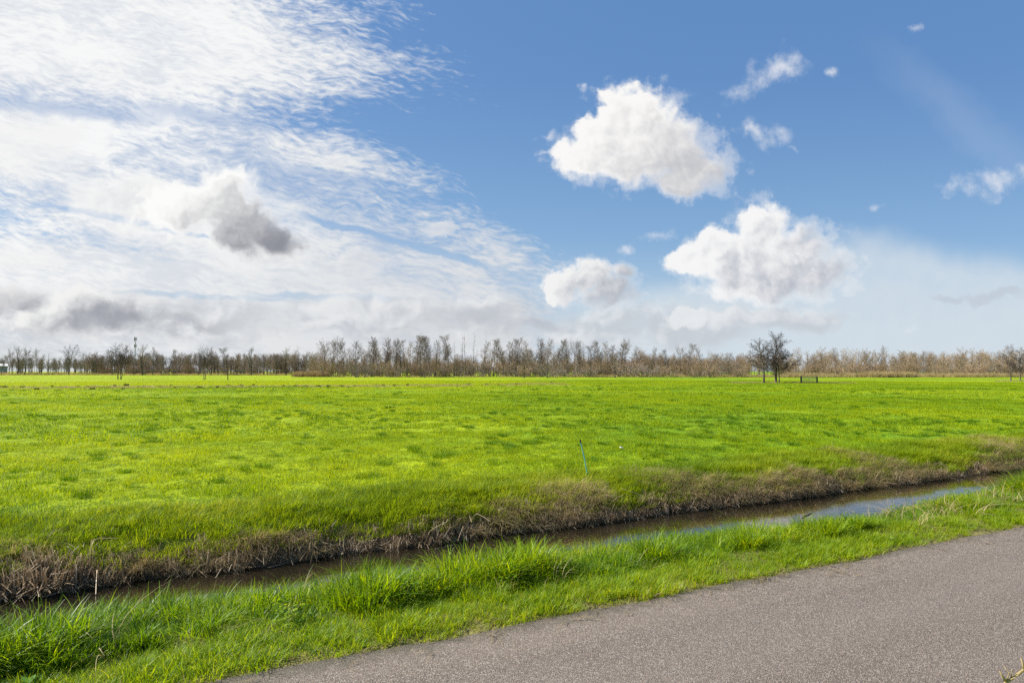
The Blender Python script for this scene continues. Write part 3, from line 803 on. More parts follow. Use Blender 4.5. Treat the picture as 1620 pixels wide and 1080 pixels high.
# bits of straw and leaf blown onto the edge of the path
bits = [clump_mesh('road_bits', blades(rs=640 + i, n=5, spread=0.09, hlo=0.02, hhi=0.06, wlo=0.003, whi=0.007, bend=(2.5, 4.0), seg=2, droop=0.38), M['straw']) for i in range(4)]
u = rng.uniform(-2, 20, 220); v = edge_v(u) - np.abs(rng.normal(0, 0.12, 220)) - 0.02
x, y = uv2xy(u, v)
k = in_view(x, y); u, v, x, y = u[k], v[k], x[k], y[k]
rot = np.stack([u * 0, u * 0, rng.uniform(0, 6.28, len(u))], -1); SC = rng.uniform(0.5, 1.2, len(u))
ob = scatter('straw_bits', bits, np.stack([x, y, np.full(len(u), 0.026)], -1), rot, np.stack([SC] * 3, -1), rng.integers(0, 4, len(u)), rng.uniform(0.0, 0.7, len(u)))
tag(ob, 'scraps of dry straw strewn along the edge of the path', 'straw', kind='stuff')

# ------------------------------------------------------------------ bare trees
def bark_mat(name, stops, scale=6.0):
    mt, q, o = new_mat(name)
    pos = q.node('ShaderNodeTexCoord').outputs['Object']
    inf = q.node('ShaderNodeObjectInfo').outputs['Random']
    n = q.noise(q.v('MULTIPLY', pos, (1, 1, 0.25)), scale, 4, 0.6)
    f = q.m('ADD', q.m('MULTIPLY', n, 0.7), q.m('MULTIPLY', inf, 0.35))
    principled(q, o, Base_Color=q.ramp(f, stops), Roughness=0.9, Specular_IOR_Level=0.15, Normal=bump(q, n, 0.6, 0.03))
    return mt
M['bark'] = bark_mat("alder_bark", [(0.25, (0.055, 0.044, 0.035)), (0.55, (0.11, 0.09, 0.07)), (0.8, (0.18, 0.155, 0.115))])
M['pale_bark'] = bark_mat("pale_bark", [(0.25, (0.09, 0.075, 0.055)), (0.55, (0.19, 0.16, 0.12)), (0.8, (0.32, 0.29, 0.23))])
M['twig_dark'] = bark_mat("alder_twigs", [(0.2, (0.12, 0.09, 0.072)), (0.55, (0.195, 0.15, 0.118)), (0.9, (0.28, 0.21, 0.16))], 0.6)
M['twig_black'] = bark_mat("dark_twigs", [(0.2, (0.045, 0.034, 0.030)), (0.55, (0.085, 0.066, 0.056)), (0.9, (0.14, 0.105, 0.085))], 0.6)
M['twig_grey'] = bark_mat("grey_twigs", [(0.2, (0.21, 0.16, 0.130)), (0.55, (0.30, 0.235, 0.185)), (0.9, (0.39, 0.305, 0.24))], 0.6)
M['twig_brown'] = bark_mat("brown_twigs", [(0.2, (0.24, 0.165, 0.10)), (0.55, (0.34, 0.245, 0.155)), (0.9, (0.45, 0.33, 0.21))], 0.6)

class Tree:
    """grows limbs as tapered tubes; level 0-1 go to the trunk mesh, the rest to the crown mesh"""
    def __init__(self, seed):
        self.r = random.Random(seed)
        self.v = [[], []]; self.f = [[], []]
    def tube(self, m, pts, rads, sides):
        V_, F_ = self.v[m], self.f[m]
        prev = None
        for i, p in enumerate(pts):
            d_ = (pts[min(i + 1, len(pts) - 1)] - pts[max(i - 1, 0)])
            if d_.length < 1e-6: d_ = Vector((0, 0, 1))
            d_.normalize()
            a = d_.orthogonal().normalized(); b = d_.cross(a)
            base = len(V_)
            for k in range(sides):
                an = 2 * math.pi * k / sides
                V_.append(p + (a * math.cos(an) + b * math.sin(an)) * rads[i])
            if prev is not None:
                for k in range(sides):
                    k2 = (k + 1) % sides
                    F_.append((prev + k, prev + k2, base + k2, base + k))
            prev = base
    def grow(self, p, d, length, rad, lvl, S):
        r = self.r
        n = S['seg'][lvl]
        pts, rads, dirs = [p.copy()], [rad * (1.5 if lvl == 0 else 1)], [d.copy()]
        for i in range(n):
            w_ = S['wob'][lvl]
            d = (d + Vector((r.gauss(0, w_), r.gauss(0, w_), r.gauss(0, w_) + S['up'][lvl]))).normalized()
            p = p + d * (length / n)
            pts.append(p.copy()); dirs.append(d.copy())
            t = (i + 1) / n
            rads.append(max(rad * (1 - t * (1 - S['taper'][lvl])), S['rmin']))
        self.tube(0 if lvl <= S.get('trunk_lvl', 1) else 1, pts, rads, (7, 5, 3, 3)[lvl])
        if lvl == 3 or lvl + 1 >= len(S['num']) + 1 or S['num'][lvl] == 0:
            if S.get('cone') and r.random() < S['cone']:
                self.blob(pts[-1], S.get('cone_r', 0.06))
            return
        num = S['num'][lvl]
        num = max(1, int(num * (0.75 + 0.5 * r.random()) * (min(1.0, length / S['ref'][lvl]) if lvl else 1) + 0.5))
        t0 = S['t0'][lvl]
        ph = r.uniform(0, 6.28)
        for j in range(num):
            t = t0 + (1 - t0) * ((j + r.random()) / num)
            fi = t * n; i = min(int(fi), n - 1)
            q = pts[i].lerp(pts[i + 1], fi - i)
            dd = dirs[i + 1]
            ph += 2.399 + r.gauss(0, 0.5)
            a = dd.orthogonal().normalized(); b = dd.cross(a)
            side = a * math.cos(ph) + b * math.sin(ph)
            ang = R(S['ang'][lvl] + r.gauss(0, 9)) * (1 - S.get('angtop', 0.3) * t if lvl == 0 else 1)
            nd = (dd * math.cos(ang) + side * math.sin(ang)).normalized()
            if lvl == 0:
                shape = S['shape'](t)
            else:
                shape = 1.0 - 0.55 * t
            L = length * S['ratio'][lvl] * shape * r.uniform(0.75, 1.2)
            if L < 0.12: continue
            self.grow(q, nd, L, max(rads[i] * S['rr'][lvl], S['rmin']), lvl + 1, S)
    def blob(self, c, rad):
        V_, F_ = self.v[1], self.f[1]
        b = len(V_); r = self.r
        rr = rad * r.uniform(0.6, 1.4)
        for o in ((1, 0, 0), (-1, 0, 0), (0, 1, 0), (0, -1, 0), (0, 0, 1.2), (0, 0, -1.2)):
            V_.append(c + Vector(o) * rr)
        for t in ((0, 2, 4), (2, 1, 4), (1, 3, 4), (3, 0, 4), (2, 0, 5), (1, 2, 5), (3, 1, 5), (0, 3, 5)):
            F_.append(t)
    def meshes(self, name, bark, twig):
        res = []
        for m, nm in ((0, 'trunk'), (1, 'crown')):
            me = bpy.data.meshes.new(nm)
            me.from_pydata([tuple(q) for q in self.v[m]], [], self.f[m])
            me.materials.append(M[bark] if m == 0 else M[twig])
            res.append(me)
        zs = [q.z for q in self.v[0] + self.v[1]]
        return res[0], res[1], max(zs)

UPV = Vector((0, 0, 1))
def bell(t): return 0.35 + 0.9 * math.sin(math.pi * min(1, max(0, (1.05 - t) * 0.95))) ** 0.8
SPEC = {}
# tall narrow alder with a straight stem; dark with last year's cones
SPEC['alder'] = dict(seg=(14, 6, 4, 3), wob=(0.035, 0.12, 0.20, 0.25), up=(0.02, 0.05, 0.03, 0.02), taper=(0.18, 0.3, 0.4, 0.5), num=(32, 9, 8), t0=(0.38, 0.22, 0.12),
                     ang=(60, 48, 45), ratio=(0.175, 0.44, 0.46), rr=(0.33, 0.5, 0.5), ref=(1, 2.6, 1.0), rmin=0.016, shape=lambda t: 0.50 + 0.62 * math.sin(math.pi * (0.12 + 0.74 * t)), cone=0.35, cone_r=0.085)
# tall, thin, few short branches
SPEC['spindly'] = dict(SPEC['alder'], num=(24, 6, 5), t0=(0.30, 0.2, 0.15), ratio=(0.13, 0.42, 0.45), shape=lambda t: 1.1 - 0.5 * t, cone=0.35, cone_r=0.08)
# flat-topped, limbs rising
SPEC['spreading'] = dict(SPEC['alder'], num=(26, 10, 8), t0=(0.40, 0.25, 0.15), ang=(66, 50, 45), ratio=(0.34, 0.42, 0.42), up=(0.02, 0.07, 0.04, 0.02), shape=lambda t: 0.55 + 0.65 * math.sin(math.pi * (0.15 + 0.75 * t)), cone=0.30, cone_r=0.08)
# round-headed field tree
SPEC['round'] = dict(seg=(9, 7, 5, 3), wob=(0.06, 0.14, 0.20, 0.25), up=(0.03, 0.09, 0.05, 0.02), taper=(0.12, 0.25, 0.35, 0.5), num=(17, 11, 9), t0=(0.28, 0.20, 0.12),
                     ang=(52, 46, 44), ratio=(0.52, 0.42, 0.42), rr=(0.55, 0.5, 0.5), ref=(1, 4.0, 1.5), rmin=0.017, shape=lambda t: 1.05 - 0.45 * t, cone=0.05)
# layered alder with branches almost to the ground (stands nearer)
SPEC['layered'] = dict(seg=(14, 8, 5, 3), wob=(0.04, 0.10, 0.16, 0.25), up=(0.02, 0.02, 0.01, 0.01), taper=(0.15, 0.25, 0.35, 0.5), num=(38, 14, 9), t0=(0.16, 0.18, 0.12),
                       ang=(76, 46, 44), ratio=(0.42, 0.40, 0.45), rr=(0.30, 0.5, 0.5), ref=(1, 2.6, 0.9), rmin=0.0125, shape=lambda t: 1.15 - 0.70 * t, cone=0.42, cone_r=0.075, angtop=0.45)
# scrub with no stem to speak of
SPEC['scrub'] = dict(seg=(5, 5, 4, 3), wob=(0.10, 0.15, 0.2, 0.25), up=(0.04, 0.05, 0.03, 0.02), taper=(0.25, 0.3, 0.4, 0.5), num=(9, 8, 6), t0=(0.15, 0.15, 0.1),
                     ang=(42, 42, 42), ratio=(0.55, 0.5, 0.45), rr=(0.6, 0.55, 0.5), ref=(1, 1.8, 0.9), rmin=0.014, shape=lambda t: 1.1 - 0.4 * t, cone=0.0, trunk_lvl=0)

def stems(seed, spec, H, rad, n=1, splay=0.0, foot=0.15, **over):
    S = dict(SPEC[spec], **over)
    t = Tree(seed)
    for i in range(n):
        a = i * 6.283 / n + t.r.uniform(-0.4, 0.4)
        s = splay * (0.6 + 0.8 * t.r.random()) if n > 1 else splay * t.r.uniform(-1, 1)
        d_ = Vector((math.cos(a) * s, math.sin(a) * s, 1)).normalized()
        p = Vector((math.cos(a) * foot, math.sin(a) * foot, -0.15)) if n > 1 else Vector((0, 0, -0.15))
        t.grow(p, d_, H * (t.r.uniform(0.8, 1.0) if n > 1 else 1.0), rad * (t.r.uniform(0.7, 1) if n > 1 else 1), 0, S)
    return t
PROTO = {}
def proto(key, tree, bark='bark', twig='twig_dark'):
    PROTO[key] = tree.meshes(key, bark, twig)
proto('alder_a', stems(1, 'alder', 15, 0.20), 'bark', 'twig_dark')
proto('alder_b', stems(2, 'alder', 15, 0.19), 'bark', 'twig_dark')
proto('alder_c', stems(3, 'alder', 15, 0.17, t0=(0.5, 0.22, 0.15)), 'bark', 'twig_grey')
proto('twin_alder', stems(4, 'alder', 15, 0.16, n=2, splay=0.06, foot=0.3, num=(26, 9, 7)), 'bark', 'twig_dark')
proto('spindly_a', stems(5, 'spindly', 15, 0.13), 'bark', 'twig_grey')
proto('spindly_b', stems(6, 'spindly', 15, 0.12, t0=(0.45, 0.2, 0.15)), 'bark', 'twig_dark')
proto('spreading_a', stems(7, 'spreading', 14, 0.24), 'bark', 'twig_dark')
proto('spreading_b', stems(8, 'spreading', 14, 0.22, t0=(0.5, 0.25, 0.15)), 'bark', 'twig_grey')
proto('round_a', stems(9, 'round', 9.5, 0.28), 'bark', 'twig_grey')
proto('round_b', stems(10, 'round', 9.5, 0.24, t0=(0.38, 0.2, 0.12)), 'bark', 'twig_dark')
proto('forked', stems(11, 'round', 10, 0.20, n=2, splay=0.42, foot=0.15, num=(12, 10, 8)), 'bark', 'twig_dark')
proto('coppice', stems(12, 'alder', 9, 0.13, n=4, splay=0.16, foot=0.42, num=(18, 8, 7), ratio=(0.36, 0.42, 0.45), rmin=0.014), 'bark', 'twig_black')
proto('brown_a', stems(13, 'round', 8.5, 0.17, num=(18, 11, 9), t0=(0.18, 0.18, 0.12)), 'pale_bark', 'twig_brown')
proto('brown_b', stems(14, 'alder', 12, 0.16, t0=(0.22, 0.2, 0.15), num=(34, 10, 8), ratio=(0.26, 0.42, 0.45), cone=0.1), 'pale_bark', 'twig_brown')
proto('scrub_a', stems(15, 'scrub', 3.2, 0.06, n=7, splay=0.55, foot=0.5), 'bark', 'twig_brown')
proto('scrub_b', stems(16, 'scrub', 3.2, 0.06, n=7, splay=0.75, foot=0.7), 'bark', 'twig_grey')
proto('layered_a', stems(17, 'layered', 7.6, 0.15), 'bark', 'twig_black')
proto('layered_b', stems(18, 'layered', 7.2, 0.13, t0=(0.26, 0.22, 0.15)), 'bark', 'twig_black')
proto('layered_c', stems(19, 'layered', 6.6, 0.12, t0=(0.30, 0.22, 0.15), ang=(66, 46, 44)), 'bark', 'twig_black')

PIX_H = 540 + FPX * math.tan(PITCH)            # row of the level line in the photo
def at(px, dist):
    """ground point ahead at that distance and bearing"""
    x = (px - 810) / FPX * dist
    return x, dist
trng = random.Random(99)
def plant(name, key, px, dist, top, label, category='tree', group=None, widen=1.0, rz=None):
    """one tree: an empty at its foot with trunk and crown under it; top = row of its tip"""
    x, y = at(px, dist)
    z = gz(x, y)
    H = (PIX_H - top) / FPX * dist + EYE - z
    tk, cr, h0 = PROTO[key]
    s = H / h0
    e = empty(name, (x, y, z), trng.uniform(0, 6.28) if rz is None else rz)
    e.scale = (s * widen, s * widen, s)
    a = bpy.data.objects.new('trunk', tk); COL.objects.link(a); a.parent = e
    b = bpy.data.objects.new('crown', cr); COL.objects.link(b); b.parent = e
    tag(e, label, category, group)
    return e

# ---- trees that stand out in the field
plant('alder_tree', 'layered_c', 1208, 99, 533, 'bare layered alder left of its taller twin in the field by the gate', rz=0.4, widen=1.5)
plant('alder_tree', 'layered_a', 1227, 100, 522, 'tallest bare alder of the pair in the field by the gate', rz=2.1, widen=1.3)
plant('alder_tree', 'layered_b', 1232, 100.5, 529, 'slim bare alder hard against the tallest one by the gate', rz=4.0, widen=0.8)
plant('coppiced_tree', 'coppice', 190, 141, 541, 'dark bare tree with several leaning stems standing out in the field', rz=1.0)
plant('coppiced_tree', 'coppice', 324, 142, 546, 'slim many-stemmed bare tree out in the field, left of a single slender one', rz=2.6, widen=0.72)
plant('alder_tree', 'alder_b', 361, 143, 548, 'single slender bare tree out in the field right of a many-stemmed one', rz=0.3, widen=1.1)
plant('alder_tree', 'layered_a', 1598, 122, 543, 'bare alder by the right edge of the photo, left of another', rz=3.2, widen=1.0)
plant('alder_tree', 'layered_b', 1613, 124, 548, 'bare alder cut off by the right edge of the photo', rz=5.0, widen=1.0)
plant('field_shrub', 'scrub_b', 571, 188, 566, 'low bushy bare shrub in front of the wood, leftmost of the shrubs there', 'shrub', rz=1)
plant('field_shrub', 'scrub_a', 620, 192, 576, 'small rusty bare shrub at the field edge left of the middle of the wood', 'shrub', rz=2)
plant('alder_tree', 'twin_alder', 672, 186, 530, 'dark double-stemmed bare alder standing forward of the tall wood')
plant('field_shrub', 'round_b', 829, 178, 551, 'bushy dark bare tree standing just forward of the wood at mid-picture', 'tree', widen=0.85)
plant('field_shrub', 'scrub_b', 872, 182, 568, 'thin leaning bare shrub forward of the wood, right of the bushy dark tree', 'shrub')
plant('field_shrub', 'round_a', 973, 182, 556, 'wide bushy bare tree with short stem at the field edge, right of the wood', 'tree', widen=0.95)
plant('field_shrub', 'scrub_a', 1100, 190, 575, 'low brown bare shrub at the field edge between wood and alder pair', 'shrub')
plant('field_shrub', 'scrub_a', 1126, 190, 572, 'brown rounded shrub beside a lower one at the field edge', 'shrub')

# ---- the rows along the far edge of the field
row = []
def rowof(spec, dist, group, label, name='bare_tree', category='tree', jitter=8):
    for it in spec:
        key, px, top = it[:3]
        w_ = it[3] if len(it) > 3 else 1.0
        plant(name, key, px, dist + trng.uniform(-jitter, jitter), top + (trng.uniform(-4, 4) if len(it) < 5 else 0), label if len(it) < 5 else it[4], category, None if len(it) > 4 else group, w_)
rowof([('alder_b', 3, 560), ('round_b', 15, 549, .8), ('round_a', 28, 547, .8), ('round_b', 40, 546, .85, 'darkest round-headed bare tree of the far left row, on one straight stem'), ('alder_c', 51, 553), ('spindly_a', 60, 558), ('alder_c', 67, 557), ('spindly_b', 78, 560), ('alder_c', 84, 563),
       ('forked', 109, 544.5, 1.05, 'wide bare tree forking into two from the ground in the far left row'), ('spindly_a', 126, 559), ('spindly_b', 131, 561)], 318,
      'trees of the far left row', 'bare grey tree in the thin row at the far left edge of the field')
rowof([('round_b', 153, 553, .9), ('alder_c', 166, 562), ('alder_b', 178, 552), ('round_a', 226, 542, .95, 'bare tree with a broad fan of branches just right of the antenna mast'), ('alder_c', 212, 560), ('round_b', 242, 546, .8, 'bare round-crowned tree on a straight stem, second right of the antenna mast'),
       ('alder_c', 256, 556), ('alder_b', 268, 553), ('alder_c', 283, 557), ('brown_b', 298, 561), ('round_b', 334, 546, .8), ('alder_c', 346, 558), ('brown_b', 377, 559), ('round_a', 398, 546, 1.0, 'large fan-shaped bare tree rising above the wood left of the orange reeds'),
       ('alder_c', 413, 560), ('brown_b', 424, 559), ('round_b', 437, 562), ('round_a', 453, 549, .8), ('alder_c', 466, 553), ('spindly_a', 474, 550), ('alder_c', 486, 553), ('brown_a', 497, 557)], 312,
      'trees of the low wood at left', 'bare purplish grey tree in the low wood left of the tall one')
tall = [('spreading_a', 513, 533, 1.0, 'broad flat-topped bare alder at the left end of the tall wood'), ('alder_a', 526, 537), ('spreading_b', 535, 529, .8), ('alder_b', 544, 537), ('alder_c', 556, 545), ('alder_a', 563, 534), ('alder_c', 572, 541), ('alder_b', 583, 538), ('alder_a', 590, 529), ('alder_b', 598, 536), ('twin_alder', 611, 533),
        ('alder_c', 618, 537), ('alder_a', 626, 533), ('alder_b', 634, 536), ('spindly_a', 641, 538), ('alder_c', 650, 535), ('alder_b', 659, 531), ('alder_a', 666, 529), ('alder_b', 680, 532), ('alder_c', 688, 538), ('spindly_b', 695, 540), ('alder_c', 702, 540), ('alder_b', 711, 530), ('spindly_a', 719, 542),
        ('spindly_b', 730, 529), ('spindly_a', 737, 527, .8, 'one of the two thinnest tall bare poles of the wood, the left one'), ('spindly_b', 748.5, 526, .7, 'one of the two thinnest tall bare poles of the wood, the right one'), ('spindly_a', 757, 548), ('alder_c', 765, 541), ('spindly_a', 773, 540), ('spindly_b', 781, 536), ('alder_c', 789, 539), ('alder_b', 797, 533), ('alder_a', 806, 535)]
rowof(tall, 214, 'trees of the tall wood', 'tall slim bare alder in the close row of the wood at mid-picture', 'bare_alder', jitter=9)
tall2 = [('alder_a', 815, 533), ('alder_b', 823, 535), ('alder_c', 838, 536), ('alder_b', 848, 540), ('alder_a', 857, 532), ('alder_c', 866, 533), ('spindly_a', 876, 540), ('alder_b', 884, 537), ('spindly_b', 892, 539), ('spreading_a', 909, 533, .8, 'dark bare tree on a thick straight stem in the right half of the tall wood'), ('alder_c', 900, 537), ('alder_a', 917, 538),
         ('spindly_a', 926, 541), ('alder_b', 934, 542), ('spindly_b', 942, 543), ('alder_b', 952, 540), ('alder_c', 961, 541), ('alder_a', 970, 543), ('spreading_b', 988, 535, .75), ('alder_b', 981, 541), ('alder_c', 1001, 549), ('alder_b', 1011, 553), ('spindly_a', 1019, 560),
         ('alder_c', 1031, 550), ('brown_b', 1044, 556), ('alder_b', 1059, 548), ('spreading_a', 1076, 543, .85, 'round-topped bare alder right of the tall wood'), ('alder_b', 1087, 545), ('alder_c', 1109, 551), ('spindly_a', 1119, 549), ('brown_b', 1123, 555), ('alder_c', 1141, 556), ('brown_b', 1152, 560), ('alder_c', 1163, 559), ('brown_b', 1176, 560)]
rowof(tall2, 218, 'trees of the tall wood', 'tall slim bare alder in the close row of the wood at mid-picture', 'bare_alder', jitter=9)
rgt = [('brown_b', 1262, 549), ('brown_a', 1274, 550), ('brown_b', 1289, 550), ('brown_a', 1302, 549), ('brown_b', 1312, 551), ('alder_c', 1323, 545), ('brown_b', 1334, 544), ('brown_a', 1347, 551), ('brown_b', 1357, 550), ('brown_a', 1368, 549, .9, 'brown bare tree with a pale spreading stem in front of the wood at right'), ('brown_b', 1379, 553),
       ('alder_c', 1391, 549), ('brown_b', 1399, 552), ('brown_a', 1412, 561), ('brown_b', 1427, 555), ('brown_a', 1437, 553), ('brown_b', 1450, 554), ('alder_c', 1462, 553), ('brown_b', 1476, 556), ('brown_a', 1490, 557), ('brown_b', 1503, 558), ('brown_a', 1519, 551, 1.1), ('brown_a', 1533, 549, 1.2, 'widest rounded crown of the brown wood at right'), ('brown_b', 1549, 552),
       ('brown_b', 1560, 553), ('brown_a', 1574, 552), ('brown_b', 1587, 552), ('brown_b', 1603, 552), ('brown_a', 1622, 550)]
rowof(rgt, 232, 'trees of the brown wood', 'reddish brown bare tree in the sunlit wood along the right of the field', 'bare_tree', jitter=12)

# ---- shrubs at the foot of the rows
k = 0
for px in list(range(506, 1180, 17)) + list(range(1245, 1625, 15)):
    right = px > 1180
    key = trng.choice(['scrub_a', 'scrub_b'] if not right else ['scrub_a', 'scrub_a', 'brown_a'])
    plant('scrub', key, px + trng.uniform(-6, 6), (206 if not right else 218) + trng.uniform(-5, 14), 576 + trng.uniform(-9, 7),
          'low brown bare scrub at the foot of the %s' % ('brown wood at right' if right else 'tall wood at mid-picture'), 'shrub', 'scrub under the %s' % ('brown wood' if right else 'tall wood'), trng.uniform(0.9, 1.5))

# ---- the mass of wood behind them
X, Y, PK, SC, TN, H0 = [], [], [], [], [], []
wood_keys = ['alder_c', 'brown_b', 'brown_a', 'round_a', 'scrub_b', 'scrub_a']
def wood(px0, px1, d0, d1, n, top0, top1, keys):
    for i in range(n):
        px = trng.uniform(px0, px1); dist = trng.uniform(d0, d1)
        x, y = at(px, dist)
        key = trng.choice(keys); top = trng.uniform(top0, top1)
        H = (PIX_H - top) / FPX * dist + EYE + 0.15
        X.append(x); Y.append(y); PK.append(wood_keys.index(key)); SC.append(H / PROTO[key][2])
wood(-60, 150, 420, 520, 150, 564, 573, ['alder_c', 'round_a'])
wood(135, 500, 322, 380, 280, 556, 569, ['alder_c', 'round_a', 'round_a', 'brown_b'])
wood(135, 500, 318, 340, 60, 572, 582, ['scrub_a', 'scrub_b'])
wood(500, 1020, 228, 275, 80, 548, 566, ['alder_c', 'alder_c', 'brown_b'])
wood(-900, -40, 400, 520, 130, 558, 572, ['alder_c', 'round_a', 'brown_a'])
wood(1680, 2200, 250, 320, 90, 553, 572, ['brown_b', 'brown_a', 'alder_c'])
wood(500, 1190, 222, 300, 330, 560, 578, ['scrub_a', 'brown_a', 'brown_a', 'brown_b'])
wood(1010, 1260, 232, 290, 80, 556, 566, ['brown_b', 'brown_a', 'alder_c'])
wood(1230, 1700, 246, 310, 170, 553, 572, ['brown_b', 'brown_a', 'alder_c'])
wood(1230, 1700, 240, 260, 70, 572, 582, ['scrub_a'])
def tree_joined(key):
    a, b, h = PROTO[key]
    bm = bmesh.new(); bm.from_mesh(a); na = len(bm.faces); bm.from_mesh(b)
    for i, f in enumerate(bm.faces):
        f.material_index = 0 if i < na else 1
    me = bpy.data.meshes.new('wood_' + key); bm.to_mesh(me); bm.free()
    me.materials.append(a.materials[0]); me.materials.append(b.materials[0])
    return me
X, Y, SC = np.array(X), np.array(Y), np.array(SC)
u, v = xy2uv(X, Y)
rot = np.stack([np.zeros_like(X), np.zeros_like(X), rng.uniform(0, 6.28, len(X))], -1)
ob = scatter('woods', [tree_joined(kk) for kk in wood_keys], np.stack([X, Y, ground_z(u, v)], -1), rot, np.stack([SC * 1.1, SC * 1.1, SC], -1), np.array(PK), np.zeros(len(X)))
tag(ob, 'hazy brown mass of bare wood filling in behind the tree rows', 'woods', kind='stuff')

# ---- dry reed beds along the wood's foot
bed = [clump_mesh('reed_bed', blades(rs=600 + i, n=130, spread=1.2, hlo=0.7, hhi=1.5, wlo=0.03, whi=0.06, bend=(0.05, 0.35), seg=2), M['straw']) for i in range(3)]
X, Y, SC = [], [], []
def reeds(px0, px1, d0, d1, n, s0, s1):
    for i in range(n):
        x, y = at(trng.uniform(px0, px1), trng.uniform(d0, d1)); X.append(x); Y.append(y); SC.append(trng.uniform(s0, s1))
reeds(1240, 1640, 198, 214, 460, 0.55, 1.2)
reeds(1370, 1440, 196, 206, 120, 0.9, 1.5)
reeds(470, 515, 205, 220, 90, 0.8, 1.6)
reeds(900, 1240, 205, 214, 260, 0.4, 0.8)
reeds(-20, 160, 316, 340, 130, 0.6, 1.2)
reeds(150, 480, 308, 316, 220, 0.5, 0.9)
reeds(515, 900, 204, 210, 160, 0.3, 0.6)
X, Y, SC = np.array(X), np.array(Y), np.array(SC); u, v = xy2uv(X, Y)
rot = np.stack([np.zeros_like(X), np.zeros_like(X), rng.uniform(0, 6.28, len(X))], -1)
tn = np.where(np.abs((X / Y * FPX + 810) - 492) < 25, 0.0, rng.uniform(0.3, 0.8, len(X)))
ob = scatter('reed_bed', bed, np.stack([X, Y, ground_z(u, v)], -1), rot, np.stack([SC] * 3, -1), rng.integers(0, 3, len(X)), tn)
tag(ob, 'straw-coloured dry reeds along the foot of the woods', 'reeds', kind='stuff')

# ------------------------------------------------------------------ built things
def plain(name, c, rough=0.6, metal=0.0, vary=0.25, scale=8.0, spec=0.4):
    mt, q, o = new_mat(name)
    n = q.noise(q.node('ShaderNodeTexCoord').outputs['Object'], scale, 4, 0.6)
    principled(q, o, Base_Color=q.mix(n, tuple(x * (1 - vary) for x in c), tuple(min(1, x * (1 + vary)) for x in c)), Roughness=rough, Metallic=metal, Specular_IOR_Level=spec)
    return mt
M['post_wood'] = plain("weathered_post", (0.055, 0.048, 0.042), 0.85)
M['galv'] = plain("galvanised_steel", (0.34, 0.36, 0.37), 0.45, 0.6)
M['mast'] = plain("mast_grey", (0.30, 0.31, 0.32), 0.5, 0.3)
M['antenna'] = plain("antenna_grey", (0.22, 0.23, 0.24), 0.5)
M['cane'] = plain("teal_plastic", (0.09, 0.40, 0.40), 0.4)
M['cane_tip'] = plain("black_cap", (0.015, 0.018, 0.018), 0.5)
M['roof'] = plain("pale_roof", (0.62, 0.60, 0.57), 0.7, scale=1.0)
M['barn'] = plain("barn_wall", (0.30, 0.29, 0.30), 0.8, scale=0.8)
M['barn_dark'] = plain("barn_door", (0.10, 0.10, 0.11), 0.8)
M['stalk'] = plain("dry_stalk", (0.34, 0.26, 0.11), 0.7, vary=0.45, scale=40)
M['scrap'] = plain("white_scrap", (0.78, 0.77, 0.73), 0.7)
M['dock'] = foliage_mat("dock_leaves", [(0.0, (0.05, 0.15, 0.02)), (0.5, (0.09, 0.23, 0.03)), (1.0, (0.16, 0.30, 0.05))], trans=0.4, tmul=(1.5, 1.3, 0.5), rough=0.6, spec=0.15, tinted=False)

class Shape:
    def __init__(self):
        self.bm = bmesh.new()
    def box(self, c, s, rz=0.0, bev=0.0):
        m = Matrix.Translation(c) @ Matrix.Rotation(rz, 4, 'Z') @ Matrix.Diagonal((*s, 1))
        g = bmesh.ops.create_cube(self.bm, size=1.0, matrix=m)
        if bev:
            ed = list({e for v_ in g['verts'] for e in v_.link_edges})
            bmesh.ops.bevel(self.bm, geom=ed, offset=bev, segments=2, affect='EDGES')
    def tube(self, pts, rads, n=8):
        pts = [Vector(p) for p in pts]
        rings = []
        for i, p in enumerate(pts):
            d_ = (pts[min(i + 1, len(pts) - 1)] - pts[max(i - 1, 0)]).normalized()
            a = d_.orthogonal().normalized(); b = d_.cross(a)
            rings.append([self.bm.verts.new(p + (a * math.cos(6.28318 * k / n) + b * math.sin(6.28318 * k / n)) * rads[i]) for k in range(n)])
        for r0, r1 in zip(rings[:-1], rings[1:]):
            for k in range(n):
                self.bm.faces.new((r0[k], r0[(k + 1) % n], r1[(k + 1) % n], r1[k]))
        self.bm.faces.new(rings[0][::-1]); self.bm.faces.new(rings[-1])
    def build(self, name, mat, parent=None, smooth=False):
        me = bpy.data.meshes.new(name)
        bmesh.ops.recalc_face_normals(self.bm, faces=self.bm.faces)
        self.bm.to_mesh(me); self.bm.free()
        if smooth:
            me.polygons.foreach_set('use_smooth', np.ones(len(me.polygons), bool))
        return link(name, me, mat, parent)

def row_dist(py, z=-0.15):
    """distance ahead at which ground of that level shows at that row of the photo"""
    return (EYE - z) * FPX / (py - PIX_H)

# ---- field gate beside the alder pair
D = 100.0
x0, y0 = at(1266.5, D); x1, _ = at(1292, D)
W_ = x1 - x0; z0 = gz((x0 + x1) / 2, D)
g = tag(empty('field_gate', ((x0 + x1) / 2, D, z0)), 'grey metal field gate between two dark wooden posts near the alder pair', 'gate')
for sx, h in ((-W_ / 2, 1.02), (W_ / 2, 0.94)):
    s = Shape(); s.tube([(sx, 0, -0.3), (sx, 0, h - 0.05), (sx, 0, h)], [0.10, 0.095, 0.06], 10); s.build('post', M['post_wood'], g)
s = Shape()
for k in range(6):
    s.tube([(-W_ / 2 + 0.14, 0, 0.18 + k * 0.13), (W_ / 2 - 0.14, 0, 0.18 + k * 0.13)], [0.022, 0.022], 6)
for sx in (-1, 1):
    s.tube([(sx * (W_ / 2 - 0.14), 0.03, 0.12), (sx * (W_ / 2 - 0.14), 0.03, 0.90)], [0.028, 0.028], 6)
